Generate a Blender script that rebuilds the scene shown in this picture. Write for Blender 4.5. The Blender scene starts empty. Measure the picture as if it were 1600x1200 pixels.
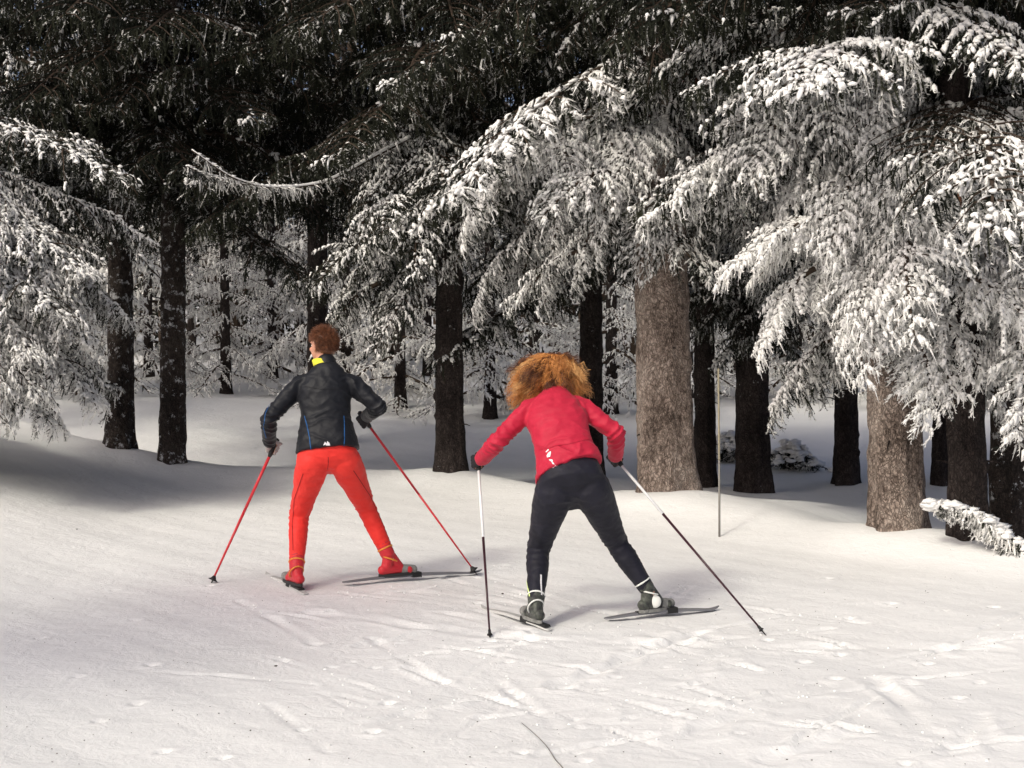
import bpy, bmesh, math, random
import numpy as np
from mathutils import Vector, Matrix, noise
from mathutils.bvhtree import BVHTree

R = math.radians
sc = bpy.context.scene
COL = sc.collection

# ------------------------------------------------------------------ camera
CAM_H = 1.83
F_PX = 2400.0
PITCH = math.atan(123.0 / F_PX)
cam_d = bpy.data.cameras.new("camera")
cam = bpy.data.objects.new("camera", cam_d)
COL.objects.link(cam)
cam_d.sensor_width = 36.0
cam_d.lens = 36.0 * F_PX / 1600.0
cam_d.clip_end = 2000
cam.location = (0, 0, CAM_H)
cam.rotation_euler = (math.pi / 2 - PITCH, 0, 0)
sc.camera = cam

# ------------------------------------------------------------------ light
SUN_EL = R(42)
SUN_AZ = R(-138)          # measured from +Y (away from camera) towards +X : left and behind the camera
sdir = Vector((math.sin(SUN_AZ) * math.cos(SUN_EL), math.cos(SUN_AZ) * math.cos(SUN_EL), math.sin(SUN_EL)))
w = bpy.data.worlds.new("World")
sc.world = w
w.use_nodes = True
nt = w.node_tree
bg = nt.nodes["Background"]
sky = nt.nodes.new("ShaderNodeTexSky")
sky.sky_type = 'NISHITA'
sky.sun_disc = False
sky.sun_elevation = SUN_EL
sky.sun_rotation = SUN_AZ % (2 * math.pi)
sky.dust_density = 6.0
sky.air_density = 0.45
nt.links.new(sky.outputs[0], bg.inputs[0])
bg.inputs[1].default_value = 0.15
sun_d = bpy.data.lights.new("sun", 'SUN')
sun = bpy.data.objects.new("sun", sun_d)
COL.objects.link(sun)
sun_d.energy = 1.3
sun_d.angle = R(8.0)
sun_d.color = (0.99, 0.985, 0.83)
sun.rotation_euler = (-sdir).to_track_quat('-Z', 'Y').to_euler()
sun.location = (-20, -10, 30)
sc.view_settings.view_transform = 'Standard'
sc.view_settings.look = 'None'
sc.view_settings.exposure = 0.08
sc.view_settings.gamma = 1.0
sc.view_settings.use_curve_mapping = False
sc.cycles.max_bounces = 6
sc.cycles.diffuse_bounces = 3


# ------------------------------------------------------------------ helpers
def P(px, py, D):
    """point seen at photo pixel (px,py) (1600x1200) at distance D ahead"""
    x = (px - 800.0) / F_PX
    y = (600.0 - py) / F_PX
    d = Vector((x, math.cos(PITCH) + y * math.sin(PITCH), -math.sin(PITCH) + y * math.cos(PITCH)))
    return Vector((0, 0, CAM_H)) + d * (D / d.y)


def GD(py):               # distance of level ground seen at row py
    y = (600.0 - py) / F_PX
    return CAM_H * (math.cos(PITCH) + y * math.sin(PITCH)) / (math.sin(PITCH) - y * math.cos(PITCH))


def G2(px, py):           # level ground point (x, y) seen at a pixel
    D = GD(py)
    p = P(px, py, D)
    return (p.x, p.y)


def tag(o, label=None, cat=None, group=None, kind=None):
    if label: o["label"] = label
    if cat: o["category"] = cat
    if group: o["group"] = group
    if kind: o["kind"] = kind
    return o


def empty(name, loc):
    o = bpy.data.objects.new(name, None)
    COL.objects.link(o)
    o.location = loc
    o.empty_display_size = 0.2
    return o


def link(name, me, parent=None, mats=()):
    o = bpy.data.objects.new(name, me)
    COL.objects.link(o)
    for m in mats:
        me.materials.append(m)
    if parent is not None:
        o.parent = parent
    return o


def mesh_np(name, V, T, midx=None, smooth=True, attr=None):
    V = np.asarray(V, dtype=np.float32)
    T = np.asarray(T, dtype=np.int32)
    k = T.shape[1]
    me = bpy.data.meshes.new(name)
    me.vertices.add(len(V))
    me.vertices.foreach_set("co", V.ravel())
    me.loops.add(T.size)
    me.loops.foreach_set("vertex_index", T.ravel())
    me.polygons.add(len(T))
    me.polygons.foreach_set("loop_start", np.arange(0, T.size, k, dtype=np.int32))
    me.polygons.foreach_set("loop_total", np.full(len(T), k, dtype=np.int32))
    if midx is not None:
        me.polygons.foreach_set("material_index", np.asarray(midx, dtype=np.int32))
    me.polygons.foreach_set("use_smooth", np.full(len(T), smooth, dtype=bool))
    if attr is not None:
        a = me.attributes.new("rime", 'FLOAT', 'POINT')
        a.data.foreach_set("value", np.asarray(attr, dtype=np.float32))
    me.update(calc_edges=True)
    return me


def norm(a):
    return a / np.maximum(np.linalg.norm(a, axis=-1, keepdims=True), 1e-9)


class Buf:
    """collects triangles"""
    def __init__(s):
        s.V, s.T, s.M, s.A, s.n = [], [], [], [], 0

    def add(s, V, T, m=0, a=0.0):
        V = np.asarray(V, float).reshape(-1, 3)
        T = np.asarray(T, int).reshape(-1, 3)
        s.V.append(V); s.T.append(T + s.n)
        s.M.append(np.full(len(T), m)); s.A.append(np.broadcast_to(np.asarray(a, float), (len(V),)).copy())
        s.n += len(V)

    def arrays(s):
        return np.concatenate(s.V), np.concatenate(s.T), np.concatenate(s.M), np.concatenate(s.A)

    def mesh(s, name, smooth=True):
        V, T, M, A = s.arrays()
        return mesh_np(name, V, T, M, smooth, A)


def tube_np(pts, rad, sides=6, cap=True):
    pts = np.asarray(pts, float); rad = np.broadcast_to(np.asarray(rad, float), (len(pts),))
    t = norm(np.gradient(pts, axis=0))
    ref = np.array([0.0, 0.0, 1.0]) if abs(t[0][2]) < 0.9 else np.array([1.0, 0.0, 0.0])
    a = norm(np.cross(t, ref)); b = np.cross(t, a)
    th = np.linspace(0, 2 * np.pi, sides, endpoint=False)
    V = pts[:, None] + rad[:, None, None] * (np.cos(th)[None, :, None] * a[:, None] + np.sin(th)[None, :, None] * b[:, None])
    V = V.reshape(-1, 3)
    T = []
    n = len(pts)
    for i in range(n - 1):
        for j in range(sides):
            q = [i * sides + j, i * sides + (j + 1) % sides, (i + 1) * sides + (j + 1) % sides, (i + 1) * sides + j]
            T += [[q[0], q[3], q[2]], [q[0], q[2], q[1]]]
    if cap:
        V = np.vstack([V, pts[:1], pts[-1:]])
        c0, c1 = n * sides, n * sides + 1
        for j in range(sides):
            T.append([c0, j, (j + 1) % sides])
            T.append([c1, (n - 1) * sides + (j + 1) % sides, (n - 1) * sides + j])
    return V, np.array(T)


# ------------------------------------------------------------------ materials
def mat(name, col=(0.5, 0.5, 0.5), rough=0.6, spec=0.3):
    m = bpy.data.materials.new(name)
    m.use_nodes = True
    b = m.node_tree.nodes["Principled BSDF"]
    b.inputs["Base Color"].default_value = (*col, 1)
    b.inputs["Roughness"].default_value = rough
    b.inputs["Specular IOR Level"].default_value = spec
    return m, m.node_tree, b


def N(nt, t, **k):
    n = nt.nodes.new(t)
    for a, v in k.items():
        setattr(n, a, v)
    return n


def noise_n(nt, scale, detail=4, rough=0.55, coord=None, dist=0.0):
    n = N(nt, "ShaderNodeTexNoise")
    n.inputs["Scale"].default_value = scale
    n.inputs["Detail"].default_value = detail
    n.inputs["Roughness"].default_value = rough
    n.inputs["Distortion"].default_value = dist
    if coord is not None:
        nt.links.new(coord, n.inputs["Vector"])
    return n


def ramp(nt, src, stops):
    r = N(nt, "ShaderNodeValToRGB")
    e = r.color_ramp.elements
    while len(e) < len(stops):
        e.new(0.5)
    for i, (p, c) in enumerate(stops):
        e[i].position = p
        e[i].color = (*c, 1) if len(c) == 3 else c
    nt.links.new(src, r.inputs[0])
    return r


def bump(nt, b, src, strength, dist):
    n = N(nt, "ShaderNodeBump")
    n.inputs["Strength"].default_value = strength
    n.inputs["Distance"].default_value = dist
    nt.links.new(src, n.inputs["Height"])
    nt.links.new(n.outputs[0], b.inputs["Normal"])
    return n


def math_n(nt, op, a, b_=None, clamp=False):
    n = N(nt, "ShaderNodeMath", operation=op, use_clamp=clamp)
    for i, v in enumerate((a, b_)):
        if v is None: continue
        if isinstance(v, (int, float)):
            n.inputs[i].default_value = v
        else:
            nt.links.new(v, n.inputs[i])
    return n.outputs[0]


# snow on the ground
M_snow, t_, b_ = mat("ground_snow", (0.84, 0.84, 0.85), 0.55, 0.25)
tc = N(t_, "ShaderNodeTexCoord")
n1 = noise_n(t_, 0.9, 6, 0.6, tc.outputs["Object"])
n2 = noise_n(t_, 38, 5, 0.65, tc.outputs["Object"])
n3 = noise_n(t_, 7, 5, 0.6, tc.outputs["Object"], 0.6)
cr = ramp(t_, n1.outputs["Fac"], [(0.3, (0.79, 0.79, 0.775)), (0.7, (0.86, 0.86, 0.845))])
t_.links.new(cr.outputs[0], b_.inputs["Base Color"])
h = math_n(t_, 'ADD', math_n(t_, 'MULTIPLY', n2.outputs["Fac"], 0.30), math_n(t_, 'MULTIPLY', n3.outputs["Fac"], 1.0))
bump(t_, b_, h, 0.38, 0.03)

# spruce twigs: dark needles with rime
def needle_mat(name, dark, dark2):
    m, t, b = mat(name, dark, 0.75, 0.15)
    at = N(t, "ShaderNodeAttribute"); at.attribute_name = "rime"
    oi = N(t, "ShaderNodeObjectInfo")
    sep = N(t, "ShaderNodeSeparateColor")
    t.links.new(oi.outputs["Color"], sep.inputs[0])
    tcx = N(t, "ShaderNodeTexCoord")
    nz = noise_n(t, 16, 3, 0.6, tcx.outputs["Object"])
    nl = noise_n(t, 2.2, 3, 0.6, tcx.outputs["Object"])
    geo = N(t, "ShaderNodeNewGeometry")
    sx = N(t, "ShaderNodeSeparateXYZ"); t.links.new(geo.outputs["Normal"], sx.inputs[0])
    f = math_n(t, 'ADD', at.outputs["Fac"], sep.outputs[0])
    f = math_n(t, 'ADD', f, math_n(t, 'MULTIPLY', math_n(t, 'SUBTRACT', nz.outputs["Fac"], 0.5), 0.9))
    f = math_n(t, 'ADD', f, math_n(t, 'MULTIPLY', math_n(t, 'SUBTRACT', nl.outputs["Fac"], 0.5), 1.1))
    f = math_n(t, 'ADD', f, math_n(t, 'MULTIPLY', sx.outputs[2], 0.12))
    f = math_n(t, 'MULTIPLY', math_n(t, 'SUBTRACT', f, 0.78), 3.0, True)
    green = ramp(t, nl.outputs["Fac"], [(0.35, dark), (0.7, dark2)])
    mx = N(t, "ShaderNodeMix", data_type='RGBA')
    t.links.new(f, mx.inputs[0])
    t.links.new(green.outputs[0], mx.inputs[6])
    mx.inputs[7].default_value = (0.78, 0.77, 0.74, 1)
    t.links.new(mx.outputs[2], b.inputs["Base Color"])
    return m


M_needle = needle_mat("spruce_needles", (0.008, 0.010, 0.007), (0.026, 0.028, 0.015))
M_clump, t_, b_ = mat("bough_snow", (0.85, 0.84, 0.815), 0.6, 0.2)
tc = N(t_, "ShaderNodeTexCoord")
n1 = noise_n(t_, 45, 4, 0.6, tc.outputs["Object"])
bump(t_, b_, n1.outputs["Fac"], 0.5, 0.02)
M_twig, _, _ = mat("twig_bark", (0.055, 0.04, 0.03), 0.85, 0.1)
M_cone, _, _ = mat("spruce_cone", (0.10, 0.042, 0.022), 0.7, 0.2)


def bark_mat(name, c_dark, c_mid, c_light, flecks):
    m, t, b = mat(name, c_mid, 0.88, 0.12)
    tc = N(t, "ShaderNodeTexCoord")
    mp = N(t, "ShaderNodeMapping"); mp.inputs["Scale"].default_value = (1, 1, 0.62)
    t.links.new(tc.outputs["Object"], mp.inputs["Vector"])
    vor = N(t, "ShaderNodeTexVoronoi", feature='DISTANCE_TO_EDGE'); vor.inputs["Scale"].default_value = 44
    nz0 = noise_n(t, 9, 4, 0.6, mp.outputs[0])
    mxv = N(t, "ShaderNodeMix", data_type='VECTOR'); mxv.inputs[0].default_value = 0.12
    t.links.new(mp.outputs[0], mxv.inputs[4]); t.links.new(nz0.outputs["Color"], mxv.inputs[5])
    t.links.new(mxv.outputs[1], vor.inputs["Vector"])
    n1 = noise_n(t, 30, 6, 0.7, mp.outputs[0])
    n2 = noise_n(t, 3.0, 5, 0.6, mp.outputs[0])
    mixf = math_n(t, 'ADD', math_n(t, 'MULTIPLY', n1.outputs["Fac"], 0.55), math_n(t, 'MULTIPLY', n2.outputs["Fac"], 0.5))
    cr = ramp(t, mixf, [(0.42, c_dark), (0.52, c_mid), (0.68, c_light)])
    edge = ramp(t, vor.outputs["Distance"], [(0.0, (0.35, 0.35, 0.35)), (0.16, (1, 1, 1))])
    mul = N(t, "ShaderNodeMix", data_type='RGBA', blend_type='MULTIPLY'); mul.inputs[0].default_value = 0.72
    t.links.new(cr.outputs[0], mul.inputs[6]); t.links.new(edge.outputs[0], mul.inputs[7])
    out = mul.outputs[2]
    if flecks > 0:
        n3 = noise_n(t, 13, 5, 0.75, tc.outputs["Object"])
        n4 = noise_n(t, 2.1, 3, 0.5, tc.outputs["Object"])
        ff = math_n(t, 'ADD', n3.outputs["Fac"], math_n(t, 'MULTIPLY', n4.outputs["Fac"], 0.35))
        ff = math_n(t, 'MULTIPLY', math_n(t, 'SUBTRACT', ff, 0.88 - 0.08 * flecks), 14.0, True)
        mx = N(t, "ShaderNodeMix", data_type='RGBA')
        t.links.new(ff, mx.inputs[0]); t.links.new(out, mx.inputs[6]); mx.inputs[7].default_value = (0.62, 0.62, 0.62, 1)
        out = mx.outputs[2]
    t.links.new(out, b.inputs["Base Color"])
    hh = math_n(t, 'ADD', math_n(t, 'MULTIPLY', math_n(t, 'MINIMUM', vor.outputs["Distance"], 0.2), 3.0), n1.outputs["Fac"])
    bump(t, b, hh, 1.0, 0.016)
    return m


M_bark = bark_mat("spruce_bark", (0.11, 0.083, 0.068), (0.31, 0.245, 0.205), (0.56, 0.475, 0.41), 0)
M_bark_shaded = bark_mat("shaded_spruce_bark", (0.020, 0.015, 0.014), (0.042, 0.033, 0.030), (0.085, 0.068, 0.062), 0.35)  # same bark with shade painted into its colour, for trunks standing in shade
M_bark_snow = bark_mat("snow_flecked_bark", (0.03, 0.025, 0.022), (0.06, 0.047, 0.04), (0.12, 0.10, 0.085), 1.6)


def cloth(name, col, col2=None, rough=0.7, bs=0.25, scale=500, fold=14):
    m, t, b = mat(name, col, rough, 0.25)
    tc = N(t, "ShaderNodeTexCoord")
    n1 = noise_n(t, scale, 2, 0.5, tc.outputs["Object"])
    n2 = noise_n(t, fold, 4, 0.55, tc.outputs["Object"], 0.8)
    if col2:
        cr = ramp(t, n2.outputs["Fac"], [(0.35, col), (0.7, col2)])
        t.links.new(cr.outputs[0], b.inputs["Base Color"])
    hh = math_n(t, 'ADD', math_n(t, 'MULTIPLY', n1.outputs["Fac"], 0.12), n2.outputs["Fac"])
    bump(t, b, hh, bs, 0.02)
    b.inputs["Sheen Weight"].default_value = 0.05
    return m


# ------------------------------------------------------------------ terrain
CREST = [(-400, 722), (0, 728), (200, 737), (450, 750), (720, 757), (950, 793), (1350, 852), (1600, 880), (2000, 930)]
CW = np.array([G2(*c) for c in CREST])
TREES = []     # (x, y, r) wells / mounds


def seg_dist(x, y, A, B):
    d = B - A
    L2 = (d ** 2).sum()
    t = np.clip(((x - A[0]) * d[0] + (y - A[1]) * d[1]) / L2, 0, 1)
    qx, qy = A[0] + t * d[0], A[1] + t * d[1]
    side = (x - A[0]) * d[1] - (y - A[1]) * d[0]     # >0 : camera side for left-to-right lines
    return np.hypot(x - qx, y - qy), side


def crest_signed(x, y):
    best = np.full(x.shape, 1e9); sg = np.zeros(x.shape)
    for i in range(len(CW) - 1):
        d, s = seg_dist(x, y, CW[i], CW[i + 1])
        m = d < best
        best = np.where(m, d, best); sg = np.where(m, np.sign(s), sg)
    return -best * sg      # negative on the camera side, positive behind


def lumps(x, y, amp, f, ph):
    return amp * (np.sin(x * f + ph) * np.cos(y * f * 0.83 + ph * 1.7) + 0.6 * np.sin((x + y) * f * 1.9 + ph * 2.3) +
                  0.35 * np.sin((x * 0.7 - y) * f * 3.7 + ph * 0.9))


rng = np.random.default_rng(5)
# skate marks: thin shallow grooves (x0,y0,x1,y1,depth,width)
MARKS = []
def mark(p0, p1, d=0.012, wd=0.03):
    a, b = G2(*p0), G2(*p1)
    MARKS.append((np.array(a), np.array(b), d * 1.05, wd))
for p0, p1, d, wd in [
    ((480, 960), (820, 1000), .014, .05), ((820, 1000), (1000, 1005), .012, .05), ((1000, 1003), (1560, 1015), .012, .06),
    ((870, 1072), (1090, 985), .016, .045), ((1060, 1060), (1160, 995), .014, .05), ((1090, 1145), (1290, 1070), .016, .05),
    ((1080, 1150), (1180, 1100), .018, .06), ((1370, 1060), (1455, 1150), .016, .05), ((1480, 1180), (1530, 1120), .014, .05),
    ((640, 925), (860, 950), .01, .05), 
    
    ((560, 1010), (700, 985), .010, .04), ((600, 1130), (800, 1050), .012, .05), ((700, 1190), (930, 1110), .012, .05),
    ((820, 985), (700, 960), .012, .04), ((1000, 985), (1140, 1020), .012, .06), 
    ((1200, 1190), (1330, 1150), .012, .05)]:
    mark(p0, p1, d, wd)
for i in range(60):
    px, py = rng.uniform(450, 1500), rng.uniform(930, 1195)
    sgn = rng.choice([-1, 1])
    mark((px, py), (px + sgn * rng.uniform(90, 290), py - rng.uniform(18, 80)), rng.uniform(.006, .013), rng.uniform(.014, .026))


HOLES = [(*G2(rng.uniform(60, 1560), rng.uniform(900, 1195)), rng.uniform(.014, .024), rng.uniform(.015, .035)) for _ in range(60)]
HOLES += [(*G2(a_, c_), .02, .03) for a_, c_ in ((328, 918), (766, 1004), (1199, 996), (746, 901))]


def ground(x, y, detail=True):
    x = np.asarray(x, float); y = np.asarray(y, float)
    z = np.zeros(np.broadcast(x, y).shape)
    x, y = np.broadcast_arrays(x, y)
    s = crest_signed(x, y)
    z += 0.13 * np.exp(-(s / 0.5) ** 2)
    z -= 0.15 * (1 / (1 + np.exp(-(s - 0.9) / 0.35))) * np.exp(-np.maximum(s - 1.5, 0) / 5)
    # left bank
    t = np.clip((-3.3 - 0.02 * (y - 10) - x) / 2.2, 0, 1.4)
    wy = 1 / (1 + np.exp(-(y - 12.6) / 0.7)) * (1 / (1 + np.exp((y - 18.5) / 0.8)))
    z += 0.52 * (t ** 1.3) * wy
    z += 0.18 * np.clip((-3.0 - x) / 2.5, 0, 2) * (1 / (1 + np.exp((y - 13.0) / 0.8)))
    # far rise
    far = np.clip(y - 19, 0, 60)
    z += far * 0.022 + 0.16 * np.clip((-x - 1) / 6, 0, 1) * np.clip((y - 19) / 8, 0, 1)
    z += 0.20 * np.exp(-((x - 2.5) ** 2 / 1.1 + (y - 13.4) ** 2 / 0.7))
    back = np.clip((s - 0.8) / 2, 0, 1)
    z += lumps(x, y, 0.035, 0.75, 1.3) * back + lumps(x, y, 0.010, 1.2, 0.4) * (1 - back)
    if detail:
        z += lumps(x, y, 0.0028, 5.2, 2.0) + lumps(x, y, 0.0007, 13.0, 0.7) * (1 - back)
        for A, B, d, wd in MARKS:
            lo = np.minimum(A, B) - 0.3; hi = np.maximum(A, B) + 0.3
            m = (x > lo[0]) & (x < hi[0]) & (y > lo[1]) & (y < hi[1])
            if not m.any(): continue
            dd, _ = seg_dist(x[m], y[m], A, B)
            wob = wd * (1 + 0.35 * np.sin(x[m] * 21 + y[m] * 9))
            zz = -d * np.exp(-(dd / wob) ** 2) + 0.55 * d * np.exp(-((dd - wob * 1.9) / (wob * 0.7)) ** 2)
            z[m] += zz * (0.6 + 0.4 * np.sin(x[m] * 7.3 - y[m] * 5.1))
        for hx, hy, hr, hd_ in HOLES:
            m = (np.abs(x - hx) < .12) & (np.abs(y - hy) < .12)
            if m.any():
                d2 = (x[m] - hx) ** 2 + (y[m] - hy) ** 2
                z[m] += -hd_ * np.exp(-d2 / hr ** 2) + .25 * hd_ * np.exp(-(np.sqrt(d2) - 2.2 * hr) ** 2 / (.6 * hr) ** 2)
    for (tx, ty, tr, amp) in TREES:
        d = np.hypot(x - tx, y - ty)
        z += amp * np.exp(-((d - tr) / 0.28) ** 2)
    return z


def gz(x, y):
    return float(ground(np.array([x]), np.array([y]), False)[0])


# ------------------------------------------------------------------ spruce branch templates
def add_fingers(buf, P0, Dr, Ln, Rd, Rm, K, rs, droop=0.15):
    n = len(P0)
    Dr = norm(Dr)
    ref = norm(rs.normal(size=(n, 3)))
    A = norm(np.cross(Dr, ref)); B = np.cross(Dr, A)
    L = Ln[:, None]
    mid = P0 + Dr * L * 0.45
    tip = P0 + Dr * L; tip[:, 2] -= droop * Ln
    th = np.array([0, 2.094, 4.189])
    off = np.cos(th)[None, :, None] * A[:, None] + np.sin(th)[None, :, None] * B[:, None]
    V = np.concatenate([P0[:, None] + off * (Rd * 0.6)[:, None, None], mid[:, None] + off * Rd[:, None, None], tip[:, None]], axis=1)
    base = np.array([[0, 1, 4], [0, 4, 3], [1, 2, 5], [1, 5, 4], [2, 0, 3], [2, 3, 5], [3, 4, 6], [4, 5, 6], [5, 3, 6]])
    T = base[None] + (np.arange(n) * 7)[:, None, None]
    a = np.stack([Rm - 0.10] * 3 + [Rm] * 3 + [Rm + 0.12], axis=1)
    buf.add(V.reshape(-1, 3), T.reshape(-1, 3), 0, a.ravel())
    if K > 0:
        t = (np.arange(K) + 0.6) / (K + 0.3)
        t = t[None] + rs.uniform(-0.04, 0.04, (n, K))
        c = P0[:, None] + Dr[:, None] * (t * Ln[:, None])[..., None]
        c[..., 2] -= droop * Ln[:, None] * t ** 2
        ph = rs.uniform(0, 6.283, (n, K))
        o = np.cos(ph)[..., None] * A[:, None] + np.sin(ph)[..., None] * B[:, None]
        nl = rs.uniform(0.55, 1.0, (n, K)) * (Rd[:, None] * 2.3 + 0.006)
        tipn = c + o * nl[..., None] + Dr[:, None] * (nl * 0.7)[..., None]
        wd = Dr[:, None] * (0.0035 + Rd[:, None] * 0.28)[..., None]
        side = np.cross(o, Dr[:, None]) * (0.0025)
        V = np.stack([c - wd + side, c + wd - side, tipn], axis=2).reshape(-1, 3)
        T = np.arange(len(V)).reshape(-1, 3)
        a = np.repeat((Rm[:, None] + rs.normal(0, 0.16, (n, K))).ravel(), 3)
        a[2::3] += 0.1
        buf.add(V, T, 0, a)


ICO_V = None
def ico():
    global ICO_V
    if ICO_V is None:
        bm = bmesh.new(); bmesh.ops.create_icosphere(bm, subdivisions=1, radius=1)
        bm.verts.ensure_lookup_table()
        ICO_V = (np.array([v.co[:] for v in bm.verts]), np.array([[v.index for v in f.verts] for f in bm.faces]))
        bm.free()
    return ICO_V


def ico2(sub=2):
    bm = bmesh.new(); bmesh.ops.create_icosphere(bm, subdivisions=sub, radius=1)
    r = (np.array([v.co[:] for v in bm.verts]), np.array([[v.index for v in f.verts] for f in bm.faces]))
    bm.free()
    return r


def add_clumps(buf, C, S, rs, m=1):
    iv, it = ico()
    n = len(C)
    if n == 0: return
    V = iv[None] * S[:, None, :] * rs.uniform(0.62, 1.2, (n, len(iv), 1)) + C[:, None]
    T = it[None] + (np.arange(n) * len(iv))[:, None, None]
    buf.add(V.reshape(-1, 3), T.reshape(-1, 3), m, 0.0)


def add_lobes(buf, P0, Dr, L, Rr, rs, m=1):
    iv, it = ICO2
    n = len(P0)
    Dr = norm(Dr)
    A = norm(np.cross(Dr, np.array([0.03, 0.02, 1.0]) + 0 * Dr)); B = np.cross(A, Dr)
    j = rs.uniform(0.60, 1.30, (n, len(iv), 1))
    x = iv[None, :, 0:1] * j; y = iv[None, :, 1:2] * j; z = iv[None, :, 2:3] * j
    tp = 1.0 - 0.38 * x                      # slimmer towards the tip
    V = P0[:, None] + Dr[:, None] * (L[:, None, None] * (0.5 + 0.5 * x)) + A[:, None] * (Rr[:, None, None] * y * tp) + B[:, None] * (Rr[:, None, None] * 0.75 * z * tp)
    V[..., 2] -= 0.25 * L[:, None] * (0.5 + 0.5 * x[..., 0]) ** 2
    T = it[None] + (np.arange(n) * len(iv))[:, None, None]
    buf.add(V.reshape(-1, 3), T.reshape(-1, 3), m, 0.0)


ICO2 = ico()


def branch_arrays(seed, L=2.0, dens=1.0, hang=1.0, snow=0.0, K=9, fat=1.0, cones=0, spread=1.0, sag=0.34, up=0.10, lobe=1.0):
    rs = np.random.default_rng(seed)
    buf = Buf()
    t = np.linspace(0, 1, 16)
    wob = rs.uniform(-0.06, 0.06)
    LX = lambda t: L * t
    LZ = lambda t: up * L * t - sag * L * t ** 1.7
    LY = lambda t: wob * L * np.sin(t * 3.0)
    limb = np.stack([LX(t), LY(t), LZ(t)], 1)
    V, T = tube_np(limb, 0.026 * (1 - t) ** 0.8 + 0.004, 5)
    buf.add(V, T, 2, 0)
    P0, Dd, Ln, Rd, Rm = [], [], [], [], []
    CC, CS = [], []
    SP, SD, SL, SR = [], [], [], []
    sph = rs.uniform(0, 6.28, 3)

    def snow_fac(a, q):      # snow lies in patches along the limb
        return 0.5 + 0.32 * math.sin(q[0] * 5.1 + sph[0]) * math.cos(q[1] * 6.3 + sph[1]) + 0.25 * math.sin((q[0] + q[1]) * 11 + sph[2]) + rs.normal(0, 0.12)

    def finger(p, d, l, r, rm):
        P0.append(p); Dd.append(d); Ln.append(l); Rd.append(r); Rm.append(rm)

    step = 0.062 / dens
    s = 0.10 * L
    side = 1
    while s < L * 0.985:
        tt = s / L
        p = np.array([LX(tt), LY(tt), LZ(tt)])
        side = -side
        env = min(1.0, 0.30 + tt * 2.1) * (1 - tt) ** 0.62 * (0.62 + 0.42 * math.sin(s * 17 + sph[1]) ** 2)
        ll = spread * (0.46 * L * env * rs.uniform(0.7, 1.12) + 0.07)
        ang = side * R(rs.uniform(46, 68)) * (1 - 0.25 * tt)
        dh = np.array([math.cos(ang), math.sin(ang), 0.0])
        dr = rs.uniform(0.15, 0.62)
        ns = max(3, int(ll / (0.040 / dens)))
        ss = (np.arange(ns) + 0.5) / ns
        pts = p + dh * (ss * ll)[:, None]
        pts[:, 2] += 0.06 * ll * np.sin(ss * 3.1) - dr * ll * ss ** 1.6
        pts[:, :2] += rs.normal(0, 0.006, (ns, 2))
        if ll > 0.2:
            V, T = tube_np(pts[::2], np.linspace(0.008, 0.003, len(pts[::2])), 3, False)
            buf.add(V, T, 2, 0)
        tdir = norm(np.gradient(pts, axis=0))
        for k in range(ns):
            fl = (0.042 + 0.060 * (1 - ss[k]) ** 0.7) * rs.uniform(0.7, 1.25)
            for sd in (-1, 1):
                a2 = sd * R(rs.uniform(30, 62))
                d = tdir[k]
                d2 = np.array([d[0] * math.cos(a2) - d[1] * math.sin(a2), d[0] * math.sin(a2) + d[1] * math.cos(a2), d[2] - rs.uniform(0.05, 0.5)])
                finger(pts[k], d2, fl, 0.0056 * fat * rs.uniform(0.7, 1.3), rs.normal(0.50, 0.20))
            if rs.random() < 0.62 * hang:
                d2 = np.array([rs.normal(0, 0.17), rs.normal(0, 0.17), -1.0])
                hl = rs.uniform(0.06, 0.14) * (1.0 + 0.9 * hang * rs.random() * (1 - abs(ss[k] - 0.4)))
                finger(pts[k], d2, hl, 0.0062 * fat * rs.uniform(0.7, 1.3), rs.normal(0.42, 0.22))
                if hl > 0.15:       # small side sprigs on the long hanging twigs
                    for q in (0.35, 0.62):
                        finger(pts[k] + d2 * hl * q, np.array([rs.normal(0, 0.6), rs.normal(0, 0.6), -0.7]), hl * 0.38, 0.0065 * fat, rs.normal(0.45, 0.2))
            if snow > 0 and snow_fac(p, pts[k]) < snow * 0.9:
                for sd in (-1, 0, 1):
                    if rs.random() < 0.55:
                        a2 = sd * R(rs.uniform(20, 60)); d = tdir[k]
                        SP.append(pts[k] + np.array([0, 0, 0.012]))
                        SD.append([d[0] * math.cos(a2) - d[1] * math.sin(a2), d[0] * math.sin(a2) + d[1] * math.cos(a2), d[2] - rs.uniform(0.15, 1.3)])
                        SL.append(fl * rs.uniform(0.45, 1.15)); SR.append(rs.uniform(0.009, 0.021) * lobe)
                if rs.random() < 0.35:
                    sz = rs.uniform(0.010, 0.022)
                    CC.append(pts[k] + np.array([rs.normal(0, .014), rs.normal(0, .014), 0.008]))
                    CS.append((sz * rs.uniform(0.9, 1.5), sz * rs.uniform(0.9, 1.5), sz * 0.8))
        # twigs straight off the limb
        for _ in range(2):
            d2 = np.array([rs.uniform(0.0, 0.7), rs.normal(0, 0.5), rs.uniform(-1.0, 0.15)])
            finger(p, d2, rs.uniform(0.06, 0.15), 0.0075 * fat, rs.normal(0.5, 0.2))
        if snow > 0 and rs.random() < snow:
            CC.append(p + np.array([0, rs.normal(0, .01), 0.022])); CS.append((0.045, 0.022, 0.016))
        s += step * rs.uniform(0.7, 1.2)
    rs2 = np.random.default_rng(seed + 99)
    add_fingers(buf, np.array(P0), np.array(Dd), np.array(Ln), np.array(Rd), np.array(Rm), K, rs2)
    if SP:
        k0 = len(buf.M)
        add_lobes(buf, np.array(SP), np.array(SD), np.array(SL), np.array(SR), rs2)
    if CC:
        add_clumps(buf, np.array(CC), np.array(CS), rs2)
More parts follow.
